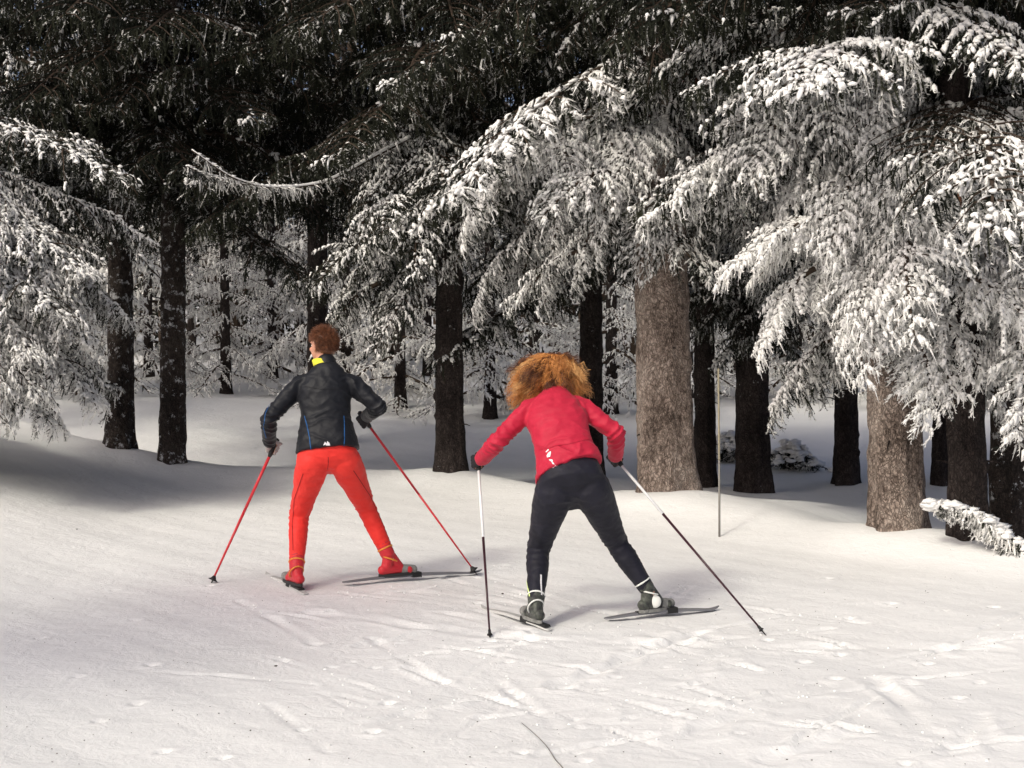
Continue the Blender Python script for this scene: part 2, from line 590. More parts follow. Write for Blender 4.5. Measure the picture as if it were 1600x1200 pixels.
    for _ in range(cones):
        q = rs.integers(len(P0)); c = P0[q]
        add_clumps(buf, np.array([c + [0, 0, -0.07]]), np.array([[0.011, 0.011, 0.045]]), rs2, 3)
    return buf.arrays()


BM = [M_needle, M_clump, M_twig, M_cone]
TEMPL = {}
def make_templates():
    for k, (n, kw) in {
        'heavy': (4, dict(snow=1.15, fat=1.2, hang=1.0, K=8, cones=1, dens=1.15)),
        'mid': (4, dict(snow=0.62, lobe=0.85, fat=1.1, hang=1.15, K=9, cones=1)),
        'light': (4, dict(snow=0.25, fat=1.0, hang=1.25, K=9)),
        'dark': (3, dict(snow=0.05, fat=1.0, hang=1.3, K=8)),  # nearly snowless boughs, so the upper crowns look shaded
        'spray': (5, dict(L=1.0, snow=1.05, lobe=1.25, fat=1.2, hang=1.0, K=7, spread=1.35, sag=0.62, up=0.16, dens=1.0)),
        'spraymid': (4, dict(L=1.0, snow=0.75, lobe=0.95, fat=1.1, hang=1.2, K=8, spread=1.3, sag=0.66, up=0.16, dens=1.0)),
        'soft': (3, dict(snow=0.75, fat=1.0, hang=0.8, K=10, spread=1.15, dens=1.1, lobe=0.7)),
    }.items():
        TEMPL[k] = []
        for i in range(n):
            V, T, M, A = branch_arrays(hash_seed(k) + i * 7, **kw)
            me = mesh_np("branch_" + k, V, T, M, False, A)
            me.polygons.foreach_set('use_smooth', M == 1)
            for m in BM: me.materials.append(m)
            TEMPL[k].append(me)


def hash_seed(s):
    return sum(ord(c) * (i + 3) for i, c in enumerate(s))


make_templates()

# cheap crown templates for mid-distance trees
def crown_arrays(seed, H, z0, rad, nb, levels, snow=0.3, K=3, dens=0.42, fat=2.0, pw=0.75):
    rs = np.random.default_rng(seed)
    lib = [branch_arrays(seed * 3 + j, L=2.0, dens=dens, hang=1.0, snow=snow, K=K, fat=fat) for j in range(4)]
    Vs, Ts, Ms, As, n = [], [], [], [], 0
    for i in range(nb):
        u = (i + rs.random()) / nb
        z = z0 + (H - z0) * u ** 1.15
        az = i * 2.39996 + rs.uniform(-0.3, 0.3)
        r = rad * (1 - (z - z0 * 0.5) / (H * 1.02)) ** pw * rs.uniform(0.75, 1.15) + 0.15
        V, T, M, A = lib[rs.integers(4)]
        s = r / 2.0
        V = V * np.array([s, s * rs.uniform(0.9, 1.3), max(s, 0.4)]) * np.array([1, 1, rs.uniform(0.8, 1.2)])
        pit = R(-14 + 34 * u + rs.uniform(-8, 8))
        c, s_ = math.cos(pit), math.sin(pit)
        V = np.stack([V[:, 0] * c - V[:, 2] * s_, V[:, 1], V[:, 0] * s_ + V[:, 2] * c], 1)
        c, s_ = math.cos(az), math.sin(az)
        V = np.stack([V[:, 0] * c - V[:, 1] * s_, V[:, 0] * s_ + V[:, 1] * c, V[:, 2] + z], 1)
        V[:, 2] = np.maximum(V[:, 2], 0.03)
        lev = np.interp(z, levels[0], levels[1])
        Vs.append(V); Ts.append(T + n); Ms.append(M); As.append(A + lev + rs.normal(0, 0.10)); n += len(V)
    return np.concatenate(Vs), np.concatenate(Ts), np.concatenate(Ms), np.concatenate(As)


def trunk_mesh(name, r0, H, lean=(0, 0), flare=0.22, seed=0, top_r=None, knots=14, bend=0.0):
    """tapered trunk with a real bark relief; fine below 7 m"""
    zs = np.concatenate([np.arange(-0.35, min(7, H), 0.035), np.arange(min(7, H), H + 0.01, 0.5)])
    nseg = 56
    th = np.linspace(0, 2 * np.pi, nseg, endpoint=False)
    rs = random.Random(seed)
    kn = [(rs.uniform(0, 6.28), rs.uniform(0.3, 4.5), rs.uniform(0.012, 0.03)) for _ in range(knots)]
    V = np.zeros((len(zs), nseg, 3))
    o = seed * 7.3
    for i, z in enumerate(zs):
        r = r0 * (1 - 0.93 * max(z, 0) / (H * 1.04)) ** 0.85 * (1 + flare * math.exp(-max(z, 0) / 0.22))
        cx = lean[0] * z + bend * math.sin(z * 0.9 + seed)
        cy = lean[1] * z
        for j in range(nseg):
            a = th[j]
            c, s = math.cos(a), math.sin(a)
            if z < 7:
                f = noise.fractal(Vector((c * r0 * 9 + o, s * r0 * 9, z * 5.5)), 0.9, 2.1, 4)
                rr = r * (1 + 0.045 * math.sin(a * 3 + z * 0.6 + seed) + 0.035 * math.sin(a * 7 - z * 0.8) + 0.03 * math.sin(z * 2.3 + seed + a) + 0.11 * math.exp(-max(z, 0) / 0.2) * math.sin(a * 5 + seed)) + (0.009 + 0.03 * r0) * f
                for (ka, kz, ks) in kn:
                    if abs(z - kz) < 0.09:
                        da = (a - ka + math.pi) % (2 * math.pi) - math.pi
                        rr += ks * math.exp(-((da * r) ** 2 + (z - kz) ** 2) / 0.0011)
            else:
                rr = r
            V[i, j] = (cx + c * rr, cy + s * rr, z)
    V = V.reshape(-1, 3)
    n = len(zs)
    i, j = np.meshgrid(np.arange(n - 1), np.arange(nseg), indexing='ij')
    a = i * nseg + j; b = i * nseg + (j + 1) % nseg
    T = np.concatenate([np.stack([a, b, b + nseg], -1).reshape(-1, 3), np.stack([a, b + nseg, a + nseg], -1).reshape(-1, 3)])
    return mesh_np(name, V, T, None, True)


rnd = random.Random(11)


STUBS = []
for q in range(3):
    V, T = tube_np([[-.02, 0, 0], [.02, 0, .002], [.05 + .05 * q, .004 * q, -.006], [.07 + .09 * q, .01, -.02 - .01 * q]], [.017, .012, .008, .004], 7)
    STUBS.append(mesh_np("branch_stub", V, T)); STUBS[-1].materials.append(M_bark_shaded)


def put_branch(root, kind, base, direc, length, level, roll=0.0, rg=rnd, pick=None, wide=1.0):
    """base: local point on the trunk; direc: world direction; shares template mesh"""
    me = TEMPL[kind][pick if pick is not None else rg.randrange(len(TEMPL[kind]))]
    o = bpy.data.objects.new("branch", me)
    COL.objects.link(o)
    o.parent = root
    X = Vector(direc).normalized()
    Y = Vector((0, 0, 1)).cross(X).normalized()
    if roll: Y = Matrix.Rotation(roll, 3, X) @ Y
    Z = X.cross(Y)
    s = length / (1.0 if kind.startswith('spray') else 2.0)
    w_ = s * wide
    zz = 0.5 * s + 0.5
    M = Matrix(((X.x * s, Y.x * w_, Z.x * zz, base[0]), (X.y * s, Y.y * w_, Z.y * zz, base[1]), (X.z * s, Y.z * w_, Z.z * zz, base[2]), (0, 0, 0, 1)))
    o.matrix_local = M
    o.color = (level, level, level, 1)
    return o


def spruce(px, py, wpx, label, H=17, z0=2.6, length=2.3, kind='mid', level=(0.2, -0.2), lean=(0, 0), bark=None, seed=0,
           nlow=19, nhigh=7, zmid=5.6, group=None, flare=0.2, loc=None, pitch=-12, skip=None, knots=14, bend=0.0, r=None, mound=0.05, top_kind='dark', zshade=3.4, fine=True):
    if loc is None:
        x, y = G2(px, py)
        sc_ = F_PX / y
        r = wpx / 2.0 / sc_
    else:
        x, y = loc
    z = gz(x, y)
    root = empty("spruce_tree", (x, y, z))
    tag(root, label, "tree", group)
    TREES.append((x, y, r * 1.35, 0.035))
    tr = link("trunk", trunk_mesh("trunk", r, H, lean, flare, seed, knots=knots, bend=bend), root, [bark or M_bark])
    rg = random.Random(seed * 13 + 5)
    for i in range(nlow + nhigh):
        if i < nlow:
            zz = z0 + (zmid - z0) * (i + rg.random()) / nlow
        else:
            zz = zmid + (H - 0.8 - zmid) * (i - nlow + rg.random()) / nhigh
        u = zz / H
        az = i * 2.39996 + rg.uniform(-0.35, 0.35) + seed
        ln = length * (1.0 - max(0, (zz - zmid) / (H - zmid))) ** 0.8 * rg.uniform(0.75, 1.2) + 0.3
        if skip and skip(zz, az): continue
        pt = R(pitch + 38 * max(0, (zz - z0) / (H - z0)) + rg.uniform(-7, 7))
        d = (math.cos(az) * math.cos(pt), math.sin(az) * math.cos(pt), math.sin(pt))
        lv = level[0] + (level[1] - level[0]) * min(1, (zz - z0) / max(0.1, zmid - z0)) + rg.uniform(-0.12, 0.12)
        lv -= 0.38 * min(1, max(0, zz - zshade))  # less rime higher up, darkening the upper boughs in place of real shade
        put_branch(root, kind if (i < nlow and zz < zshade + rg.uniform(-.3, .5)) else top_kind, (lean[0] * zz, lean[1] * zz, zz), d, ln, lv, rg.uniform(-0.25, 0.25), rg)
    for q in range(rg.randint(4, 7)):
        zz = rg.uniform(0.5, 3.0); az = rg.uniform(math.pi * 1.05, math.pi * 1.95) if q < 4 else rg.uniform(0, 6.28)
        rr = (r * (1 - 0.93 * zz / (H * 1.04)) ** 0.85) * 0.97
        o = bpy.data.objects.new("branch_stub", STUBS[q % 2]); COL.objects.link(o); o.parent = root
        o.location = (lean[0] * zz + math.cos(az) * rr, lean[1] * zz + math.sin(az) * rr, zz)
        o.rotation_euler = (0, rg.uniform(-.5, .3), az)
        k = rg.uniform(.4, .8); o.scale = (k, k, k)
    return root


MIDT = None


def bough(root, zb, tip, kind, level, wide=1.0, pick=None, roll=0.0, lean=(0, 0)):
    """a limb from the trunk at height zb whose tip reaches the world point tip"""
    b = Vector((lean[0] * zb, lean[1] * zb, zb))
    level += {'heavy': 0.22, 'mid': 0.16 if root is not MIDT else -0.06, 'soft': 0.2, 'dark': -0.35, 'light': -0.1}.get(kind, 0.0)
    t = Vector(tip) - root.location
    d = t - b
    L = d.length
    # the template sags by (sag-up) of its length: aim above the tip
    d2 = d + Vector((0, 0, 0.22 * L))
    if kind in ('heavy', 'mid'):
        sk = 'spray' if kind == 'heavy' else 'spraymid'
        az0 = math.atan2(d.y, d.x)
        for t_ in ((0.35, 0.6, 0.85) if L < 1.8 else (0.28, 0.5, 0.7, 0.9)):
            q = b + d2 * 0.98 * t_
            q = Vector((q.x, q.y, q.z + 0.10 * L * t_ - 0.34 * L * t_ ** 1.7))
            az = az0 + rnd.uniform(-1.0, 1.0); pt = R(rnd.uniform(-30, 2))
            put_branch(root, sk, q, (math.cos(az) * math.cos(pt), math.sin(az) * math.cos(pt), math.sin(pt)),
                       rnd.uniform(.55, .85), level + rnd.uniform(-.08, .12), rnd.uniform(-.4, .4))
    return put_branch(root, kind, b, d2, L * 0.98, level, roll, pick=pick, wide=wide)


#@@TREES@@
# ================================================================== trees of the photograph
ridge = 0.05
# big sunlit trunk in the middle right
big = spruce(1043, 800, 90, "large brown spruce with the thickest sunlit trunk just right of the woman in red", z0=3.5, length=2.3, kind='mid',
             level=(0.45, 0.1), lean=(-0.030, 0), seed=3, H=12.5, zshade=3.9, flare=0.13, nlow=16, nhigh=5, knots=22)
for (zb, px, py, D, k, lv, wd) in [
    (3.4, 768, 268, 13.3, 'heavy', 0.34, 0.9), (3.5, 850, 235, 12.6, 'heavy', 0.32, 1.0), (3.45, 935, 300, 12.2, 'heavy', 0.30, 1.0),
    (3.4, 760, 330, 14.0, 'mid', 0.15, 1.0), (3.1, 762, 418, 13.9, 'mid', 0.30, 1.0), (2.9, 880, 425, 13.2, 'mid', 0.25, 0.9),
    (3.2, 1180, 330, 13.6, 'mid', 0.25, 1.0), (3.2, 1110, 300, 12.6, 'mid', 0.25, 0.9), (2.9, 1190, 420, 14.3, 'mid', 0.25, 0.9),
    (4.3, 1200, 180, 13.0, 'light', 0.15, 1.0), (4.6, 1010, 120, 12.0, 'dark', 0.1, 1.0), (4.7, 860, 75, 13.0, 'light', 0.0, 1.0),
    (2.9, 1010, 385, 13.2, 'mid', 0.20, 0.7), (5.0, 720, 60, 13.0, 'dark', 0.05, 1.0)]:
    bough(big, zb, P(px, py, D), k, lv, wd, lean=(-0.03, 0))

# heavy snow tree on the right
rt = spruce(1402, 856, 86, "wide brown spruce trunk on the right under heavy snow boughs, beside the snow bank edge", z0=2.7, length=2.0, kind='heavy',
            level=(0.45, 0.1), lean=(-0.045, 0), seed=7, H=12.5, zshade=4.1, flare=0.12, nlow=16, nhigh=5)
for (zb, px, py, D, k, lv, wd) in [
    (2.7, 1250, 455, 11.0, 'heavy', 0.55, 1.1), (2.6, 1330, 520, 10.7, 'heavy', 0.55, 0.9), (2.5, 1450, 600, 10.8, 'heavy', 0.6, 1.0),
    (2.6, 1540, 470, 10.6, 'heavy', 0.55, 1.1), (3.0, 1590, 400, 10.8, 'heavy', 0.5, 1.1), (3.2, 1290, 380, 10.8, 'heavy', 0.5, 1.0),
    (2.3, 1300, 560, 12.3, 'mid', 0.25, 0.9), (3.6, 1160, 260, 11.4, 'heavy', 0.38, 1.1), (3.7, 1250, 190, 11.2, 'heavy', 0.32, 1.1),
    (3.6, 1390, 215, 10.6, 'heavy', 0.35, 1.1), (3.3, 1500, 300, 10.4, 'heavy', 0.4, 1.1), (2.9, 1430, 420, 10.3, 'heavy', 0.5, 1.0),
    (3.5, 1600, 235, 10.8, 'light', 0.2, 1.0), (4.4, 1350, 60, 10.8, 'dark', 0.12, 1.0), (4.6, 1220, 50, 11.2, 'dark', 0.1, 1.0), (4.5, 1500, 70, 10.8, 'dark', 0.15, 1.0),
    (2.2, 1460, 625, 11.2, 'heavy', 0.5, 0.7)]:
    bough(rt, zb, P(px, py, D), k, lv, wd, lean=(-0.045, 0))

tr3 = spruce(1516, 872, 60, "dark leaning spruce trunk at the right with a snow arched bough at its foot", z0=2.6, length=2.0, kind='mid',
             level=(0.35, 0.05), lean=(-0.05, 0.0), seed=12, H=12.5, bark=M_bark_shaded, flare=0.1)
tr4 = spruce(1572, 850, 58, "rime crusted dark spruce trunk nearest the right edge of the picture", z0=2.3, length=1.9, kind='mid',
             level=(0.4, 0.05), lean=(0.004, 0.0), seed=15, H=12.5, bark=M_bark_snow, flare=0.1)
for (zb, px, py, D) in [(2.4, 1570, 585, 11.2), (2.3, 1590, 560, 10.6), (2.6, 1500, 520, 11.6), (2.9, 1640, 420, 10.6)]:
    bough(tr4, zb, P(px, py, D), 'heavy', 0.4, 0.8)

# mid trunk between the skiers
mid = spruce(703, 757, 46, "dark straight spruce trunk standing between the two skiers", z0=3.1, length=2.5, kind='mid', level=(0.12, -0.1), lean=(0.0, 0),
             seed=21, H=12.5, zshade=3.1, bark=M_bark_shaded, flare=0.2, nhigh=5)
MIDT = mid
for (zb, px, py, D, k, lv, wd) in [
    (3.9, 575, 240, 15.0, 'mid', 0.18, 1.0), (3.7, 580, 310, 14.4, 'mid', 0.15, 1.0), (3.5, 600, 330, 14.0, 'mid', 0.15, 1.0),
    (3.1, 575, 390, 14.6, 'mid', 0.22, 0.8), (2.75, 575, 470, 15.0, 'mid', 0.2, 0.7), (2.6, 625, 480, 14.6, 'mid', 0.2, 0.7),
    (3.6, 660, 350, 13.8, 'mid', 0.12, 0.9), (3.3, 830, 380, 15.2, 'light', 0.15, 0.9), (3.9, 780, 300, 14.6, 'light', 0.0, 1.0),
    (4.8, 470, 60, 14.2, 'light', 0.0, 1.0), (5.0, 720, 60, 13.6, 'dark', 0.08, 0.9), (4.9, 790, 110, 14.0, 'dark', 0.1, 0.9)]:
    bough(mid, zb, P(px, py, D), k, lv, wd)
# bare arching limb reaching left from the mid tree
def bare_limb(root, pxs, D0, D1, r0, name="bare_limb"):
    pts = []
    n = len(pxs)
    for i, (a, b) in enumerate(pxs):
        pts.append(P(a, b, D0 + (D1 - D0) * i / (n - 1)) - root.location)
    pts = np.array([p[:] for p in pts])
    tt = np.linspace(0, n - 1, 40)
    pp = np.stack([np.interp(tt, np.arange(n), pts[:, k]) for k in range(3)], 1)
    for _ in range(4):
        pp[1:-1] = (pp[:-2] + pp[2:] + 2 * pp[1:-1]) / 4
    b = Buf()
    rr = np.linspace(r0, 0.006, 40)
    V, T = tube_np(pp, rr, 7); b.add(V, T, 2)
    V, T = tube_np(pp + [0, -0.004, 0.008], rr * 0.9, 7); b.add(V, T, 1)
    rs = np.random.default_rng(3)
    NF = 300; idx = rs.integers(0, 40, NF)
    P0 = pp[idx]
    add_fingers(b, P0, np.stack([rs.normal(0, .5, NF), rs.normal(0, .5, NF), -rs.uniform(-.2, 1, NF)], 1), rs.uniform(.03, .15, NF), np.full(NF, .005), rs.normal(.5, .2, NF), 7, rs)
    add_clumps(b, pp[rs.integers(0, 40, 70)] + [0, 0, .012], rs.uniform(.010, .022, (70, 3)) * [1.6, 1, .7], rs, 1)
    return link(name, b.mesh(name), root, BM)
l1 = bare_limb(mid, [(640, 215), (600, 235), (560, 258), (510, 285), (460, 293), (410, 293), (360, 278), (300, 235)], 14.6, 12.9, 0.024)
l2 = bare_limb(mid, [(460, 293), (400, 291), (345, 280), (315, 272), (292, 260)], 13.6, 13.0, 0.014)
l1.color = l2.color = (0.45, .45, .45, 1)

# left pair of trunks
la = spruce(187, 738, 42, "snow dusted spruce trunk leaning right, first from the left edge", z0=2.9, length=2.2, kind='dark', level=(0.15, -0.05),
            lean=(0.018, 0), seed=31, H=12.5, bark=M_bark_snow, flare=0.25)
lb = spruce(271, 743, 42, "straight dark spruce trunk with white snow flecks, second from the left edge", z0=3.4, length=2.4, kind='dark', level=(0.05, -0.1),
            lean=(0.012, 0), seed=35, H=12.5, bark=M_bark_snow, flare=0.12)
for (t_r, zb, px, py, D, k, lv) in [
    (la, 3.6, 40, 250, 15.0, 'dark', 0.25), (la, 3.4, 120, 300, 14.6, 'dark', 0.2), (la, 4.2, 60, 160, 14.5, 'dark', 0.15), (la, 3.2, 60, 340, 15.2, 'mid', 0.1),
    (lb, 4.4, 170, 170, 14.6, 'dark', 0.15), (lb, 3.9, 190, 290, 14.8, 'dark', 0.15), (lb, 3.6, 380, 330, 15.2, 'dark', 0.0),
    (la, 5.0, 90, 40, 14.0, 'dark', -0.05), (lb, 3.3, 340, 390, 16.6, 'light', 0.0),
    (lb, 4.6, 120, 110, 14.4, 'dark', .05)]:
    bough(t_r, zb, P(px, py, D), k, lv)

# frosted skirt at the left edge, trunk outside the frame
le_xy = (P(-150, 600, 13.6).x, 13.9)
le = spruce(0, 0, 0, "pale rime covered spruce with boughs sweeping down to the bank at the left edge", loc=le_xy, r=0.22, z0=1.2, length=1.6, kind='soft',
            level=(0.45, 0.2), seed=41, H=12.5, zmid=3.4, nlow=26, nhigh=6, pitch=-16, flare=0.15)
for (zb, px, py, D, lv) in [(3.0, 120, 430, 13.2, .35), (2.8, 160, 480, 13.4, .4), (2.4, 60, 470, 12.8, .45), (2.2, 180, 540, 13.4, .4), (2.0, 80, 560, 12.8, .45),
                            (1.9, 200, 635, 13.6, .42), (1.6, 110, 620, 13.0, .45), (1.5, 30, 600, 12.6, .45), (2.7, 20, 380, 12.8, .45), (3.2, 60, 350, 13.4, .3),
                            (1.3, 130, 665, 13.3, .4), (1.2, 40, 660, 12.9, .4), (2.5, 230, 500, 14.2, .3), (2.9, 0, 420, 12.6, .45)]:
    bough(le, zb, P(px - 30 - (10 if py > 590 else 0), py - 6, D), 'soft', lv, 0.9)

# slimmer trunks standing farther back
sp = spruce
hd = sp(497, 690, 36, "dark spruce trunk rising behind the head of the man in the black jacket", z0=2.9, length=2.3, kind='mid', level=(0.1, -0.1), seed=51, H=12.5, bark=M_bark_shaded, nlow=12, nhigh=7, lean=(0.003, 0))
wd_ = sp(925, 735, 38, "dark spruce trunk half hidden behind the woman in the red jacket", z0=2.2, length=2.2, kind='mid', level=(0.15, -0.1), seed=54, H=12.5, bark=M_bark_shaded, nlow=14, nhigh=7, lean=(-0.006, 0))
t8 = sp(1101, 747, 34, "slim dark spruce trunk close behind the thin marker stake", z0=2.7, length=1.8, kind='mid', level=(0.2, -0.05), seed=57, H=12.5, zmid=6, bark=M_bark_shaded, nlow=12, nhigh=7, lean=(-0.008, 0))
t9 = sp(1180, 753, 54, "stout dark spruce trunk with the snowy shrub at its right foot", z0=2.8, length=2.0, kind='mid', level=(0.2, -0.05), seed=61, H=12.5, bark=M_bark_shaded, nlow=16, nhigh=7, lean=(-0.028, 0), flare=0.16)
for (zb, px, py, D) in [(2.2, 1060, 470, 15.2), (2.1, 1090, 500, 15.0), (2.1, 1240, 520, 14.6), (2.3, 1250, 470, 14.8), (2.0, 1165, 520, 14.6)]:
    bough(t9, zb, P(px, py, D), 'light', 0.2, 0.8, lean=(-.028, 0))
t10 = sp(1322, 744, 38, "short visible dark trunk standing alone left of the wide right hand spruce", z0=2.0, length=1.5, kind='mid', level=(0.25, -0.05), seed=64, H=12.5, bark=M_bark_shaded, nlow=14, nhigh=7, lean=(-0.012, 0))
t12 = sp(1470, 748, 27, "thin dark trunk seen in the gap behind the leaning right hand spruce", z0=1.9, length=1.7, kind='mid', level=(0.2, -0.05), seed=67, H=12.5, bark=M_bark_shaded, nlow=10, nhigh=7)

# ------------------------------------------------------------------ mid-distance frosted trees (trunk + crown)
LV = ([0, 3.2, 4.6, 14], [0.85, 0.75, -0.2, -0.5])  # rime fades with height, which paints the upper crowns as shaded
CROWN = []
for sd, (H, rad, nb, z0) in enumerate([(11, 2.1, 52, 0.5), (12, 2.4, 56, 0.35), (14, 2.6, 56, 2.2)]):
    V, T, M, A = crown_arrays(sd + 2, H, z0, rad, nb, LV, K=3, dens=0.5, fat=1.9, snow=0.7)
    me = mesh_np("crown", V, T, M, False, A)
    for m in BM: me.materials.append(m)
    CROWN.append(me)
thin_trunk = {}
def mid_tree(px, D, label, ci, s=1.0, name="spruce_tree", lv=0.0, r=0.10, rot=None, cat="tree"):
    x = (px - 800) / F_PX * D
    z = gz(x, D)
    root = empty(name, (x, D, z - 0.03))
    tag(root, label, cat, "spruces in the wood behind")
    if ci not in thin_trunk:
        thin_trunk[ci] = trunk_mesh("trunk", 0.11, (11, 12, 14)[ci], seed=ci + 70, knots=3)
        thin_trunk[ci].materials.append(M_bark_shaded)
    t = bpy.data.objects.new("trunk", thin_trunk[ci]); COL.objects.link(t); t.parent = root
    k = r / 0.11
    t.scale = (k, k, s)
    c = bpy.data.objects.new("crown", CROWN[ci]); COL.objects.link(c); c.parent = root
    c.scale = (s, s, s); c.rotation_euler = (0, 0, rnd.uniform(0, 6.28) if rot is None else rot)
    c.color = (lv, lv, lv, 1)
    return root
for a in [
    (352, 27.5, "sunlit frosty young spruce between the flecked trunk and the man", 0, 0.62, .25),
    (425, 30.5, "pale frosted spruce right behind the man's shoulder at the far snow edge", 1, 0.8, .2),
    (232, 31.0, "frosted spruce seen through the gap between the two left trunks", 1, 0.8, .15),
    (120, 27.0, "shadowy frosted spruce behind the pale left edge tree", 0, 0.9, .1),
    (20, 31.0, "frosted spruce farthest left in the wood behind", 1, 1.0, .1),
    (540, 28.0, "blue grey frosted spruce behind the man's right elbow", 0, 0.9, .15),
    (625, 25.5, "bushy frosted spruce left of the dark trunk between the skiers", 1, 0.75, .2),
    (668, 33.0, "taller frosted spruce behind the dark trunk between the skiers", 2, 1.1, .05),
    (765, 24.0, "frosted spruce low between the dark middle trunk and the woman's hair", 0, 0.8, .15),
    (835, 27.0, "dense frosted spruce behind the woman's head", 1, 0.85, .12),
    (955, 24.5, "frosted spruce filling the gap left of the thickest trunk", 0, 0.8, .15),
    (1075, 27.5, "frosted spruce seen just right of the thickest trunk", 1, 0.85, .15),
    (1245, 28.5, "frosted spruce in the gap above the snowy shrub", 0, 0.9, .18),
    (1290, 34.0, "far frosted spruce left of the lone short trunk", 1, 1.0, .1),
    (1365, 27.0, "frosted spruce hidden behind the wide right hand trunk", 2, 0.9, .1),
    (1455, 25.5, "icy blue spruce drooping in the gap right of the wide trunk", 0, 0.8, .2),
    (1545, 29.0, "frosted spruce in the wood behind the two right edge trunks", 1, 0.95, .1),
    (590, 31.5, "slim trunked spruce behind the man's right arm", 2, 0.85, .1),
    (1150, 34.0, "tall frosted spruce between the two dark trunks right of the stake", 2, 1.0, .1),
    (470, 35.0, "tall dim spruce behind the man's head, deepest in the wood", 2, 1.2, .0),
    (-40, 25.0, "tall dark spruce half outside the frame at the upper left corner", 2, 1.25, -.1),
    (-110, 21.0, "dark spruce outside the frame beyond the upper left corner", 2, 1.3, -.1),
    (8, 27.0, "very tall dark spruce filling the upper left corner of the wood", 2, 1.35, -.1),
    (300, 36.0, "tall dim spruce deep behind the flecked trunk", 2, 1.1, .0),
]:
    mid_tree(a[0], a[1], a[2], a[3], a[4], lv=a[5])

# far wood as one mass
def far_wood():
    rs = np.random.default_rng(8)
    lib = [crown_arrays(20 + j, 19, 0.3, 3.0, 34, ([0, 3, 5, 16], [0.20, 0.0, -0.45, -0.6]), K=0, dens=0.26, fat=3.4, snow=0.12) for j in range(3)]  # rime thinned upwards here too, standing in for shade under the canopy
    Vs, Ts, Ms, As, n = [], [], [], [], 0
    k = 0
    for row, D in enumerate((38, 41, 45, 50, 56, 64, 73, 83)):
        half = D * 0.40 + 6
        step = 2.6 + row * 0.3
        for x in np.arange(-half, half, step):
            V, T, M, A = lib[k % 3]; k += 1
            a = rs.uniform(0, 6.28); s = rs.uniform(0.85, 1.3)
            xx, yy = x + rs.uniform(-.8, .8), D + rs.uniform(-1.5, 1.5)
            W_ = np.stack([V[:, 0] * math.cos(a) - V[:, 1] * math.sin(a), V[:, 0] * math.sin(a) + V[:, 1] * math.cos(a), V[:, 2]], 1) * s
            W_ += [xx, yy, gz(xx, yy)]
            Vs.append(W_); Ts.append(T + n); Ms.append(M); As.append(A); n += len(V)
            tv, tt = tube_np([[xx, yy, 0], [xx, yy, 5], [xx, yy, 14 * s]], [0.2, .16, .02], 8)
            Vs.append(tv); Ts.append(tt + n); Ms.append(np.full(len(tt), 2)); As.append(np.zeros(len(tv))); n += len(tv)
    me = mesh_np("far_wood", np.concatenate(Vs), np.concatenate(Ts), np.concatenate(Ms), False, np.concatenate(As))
    o = link("far_wood", me, None, BM)
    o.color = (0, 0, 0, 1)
    tag(o, "dark mass of spruce wood closing off the far side of the clearing", "forest", kind="stuff")
    print("far tris", len(me.polygons))
far_wood()

# trees beside the trail outside the frame; they throw the shadows that cross the snow
for i, (x, y, z0, Ln, H) in enumerate([(-6.4, 3.9, 2.6, 1.3, 8)]):
    side_lb = ["side tree by the trail, nearest the camera", "side tree left of the pale left edge spruce", "side tree close behind the pale left edge spruce", "side tree farthest from the trail"][i]
    sp(0, 0, 0, "tall spruce outside the frame at left, " + side_lb, loc=(x, y), r=0.24, z0=z0, length=Ln, kind='mid', level=(.2, 0), seed=81 + i, H=H, nlow=14, nhigh=22, group="spruces along the left of the trail")

#@@SMALL@@
# ------------------------------------------------------------------ ground sheet
def build_ground():
    xs = np.concatenate([-np.geomspace(6, 260, 34)[::-1], np.arange(-6, 7, 0.024)[1:], np.geomspace(7, 260, 34)])
    ys = np.concatenate([-np.geomspace(0.5, 120, 16)[::-1], np.linspace(0, 4.8, 20), np.arange(4.9, 13.2, 0.020), np.arange(13.2, 22, 0.07), np.geomspace(22, 500, 60)])
    X, Y = np.meshgrid(xs, ys)
    Z = ground(X, Y)
    V = np.stack([X, Y, Z], -1).reshape(-1, 3)
    ny, nx = X.shape
    j, i = np.meshgrid(np.arange(ny - 1), np.arange(nx - 1), indexing='ij')
    a = j * nx + i
    Q = np.stack([a, a + 1, a + nx + 1, a + nx], -1).reshape(-1, 4)
    me = mesh_np("snow_ground", V, Q, None, True)
    print("ground quads", len(Q))
    return tag(link("snow_ground", me, None, [M_snow]), "white trampled snow of the ski trail and the clearing", kind="structure")
build_ground()

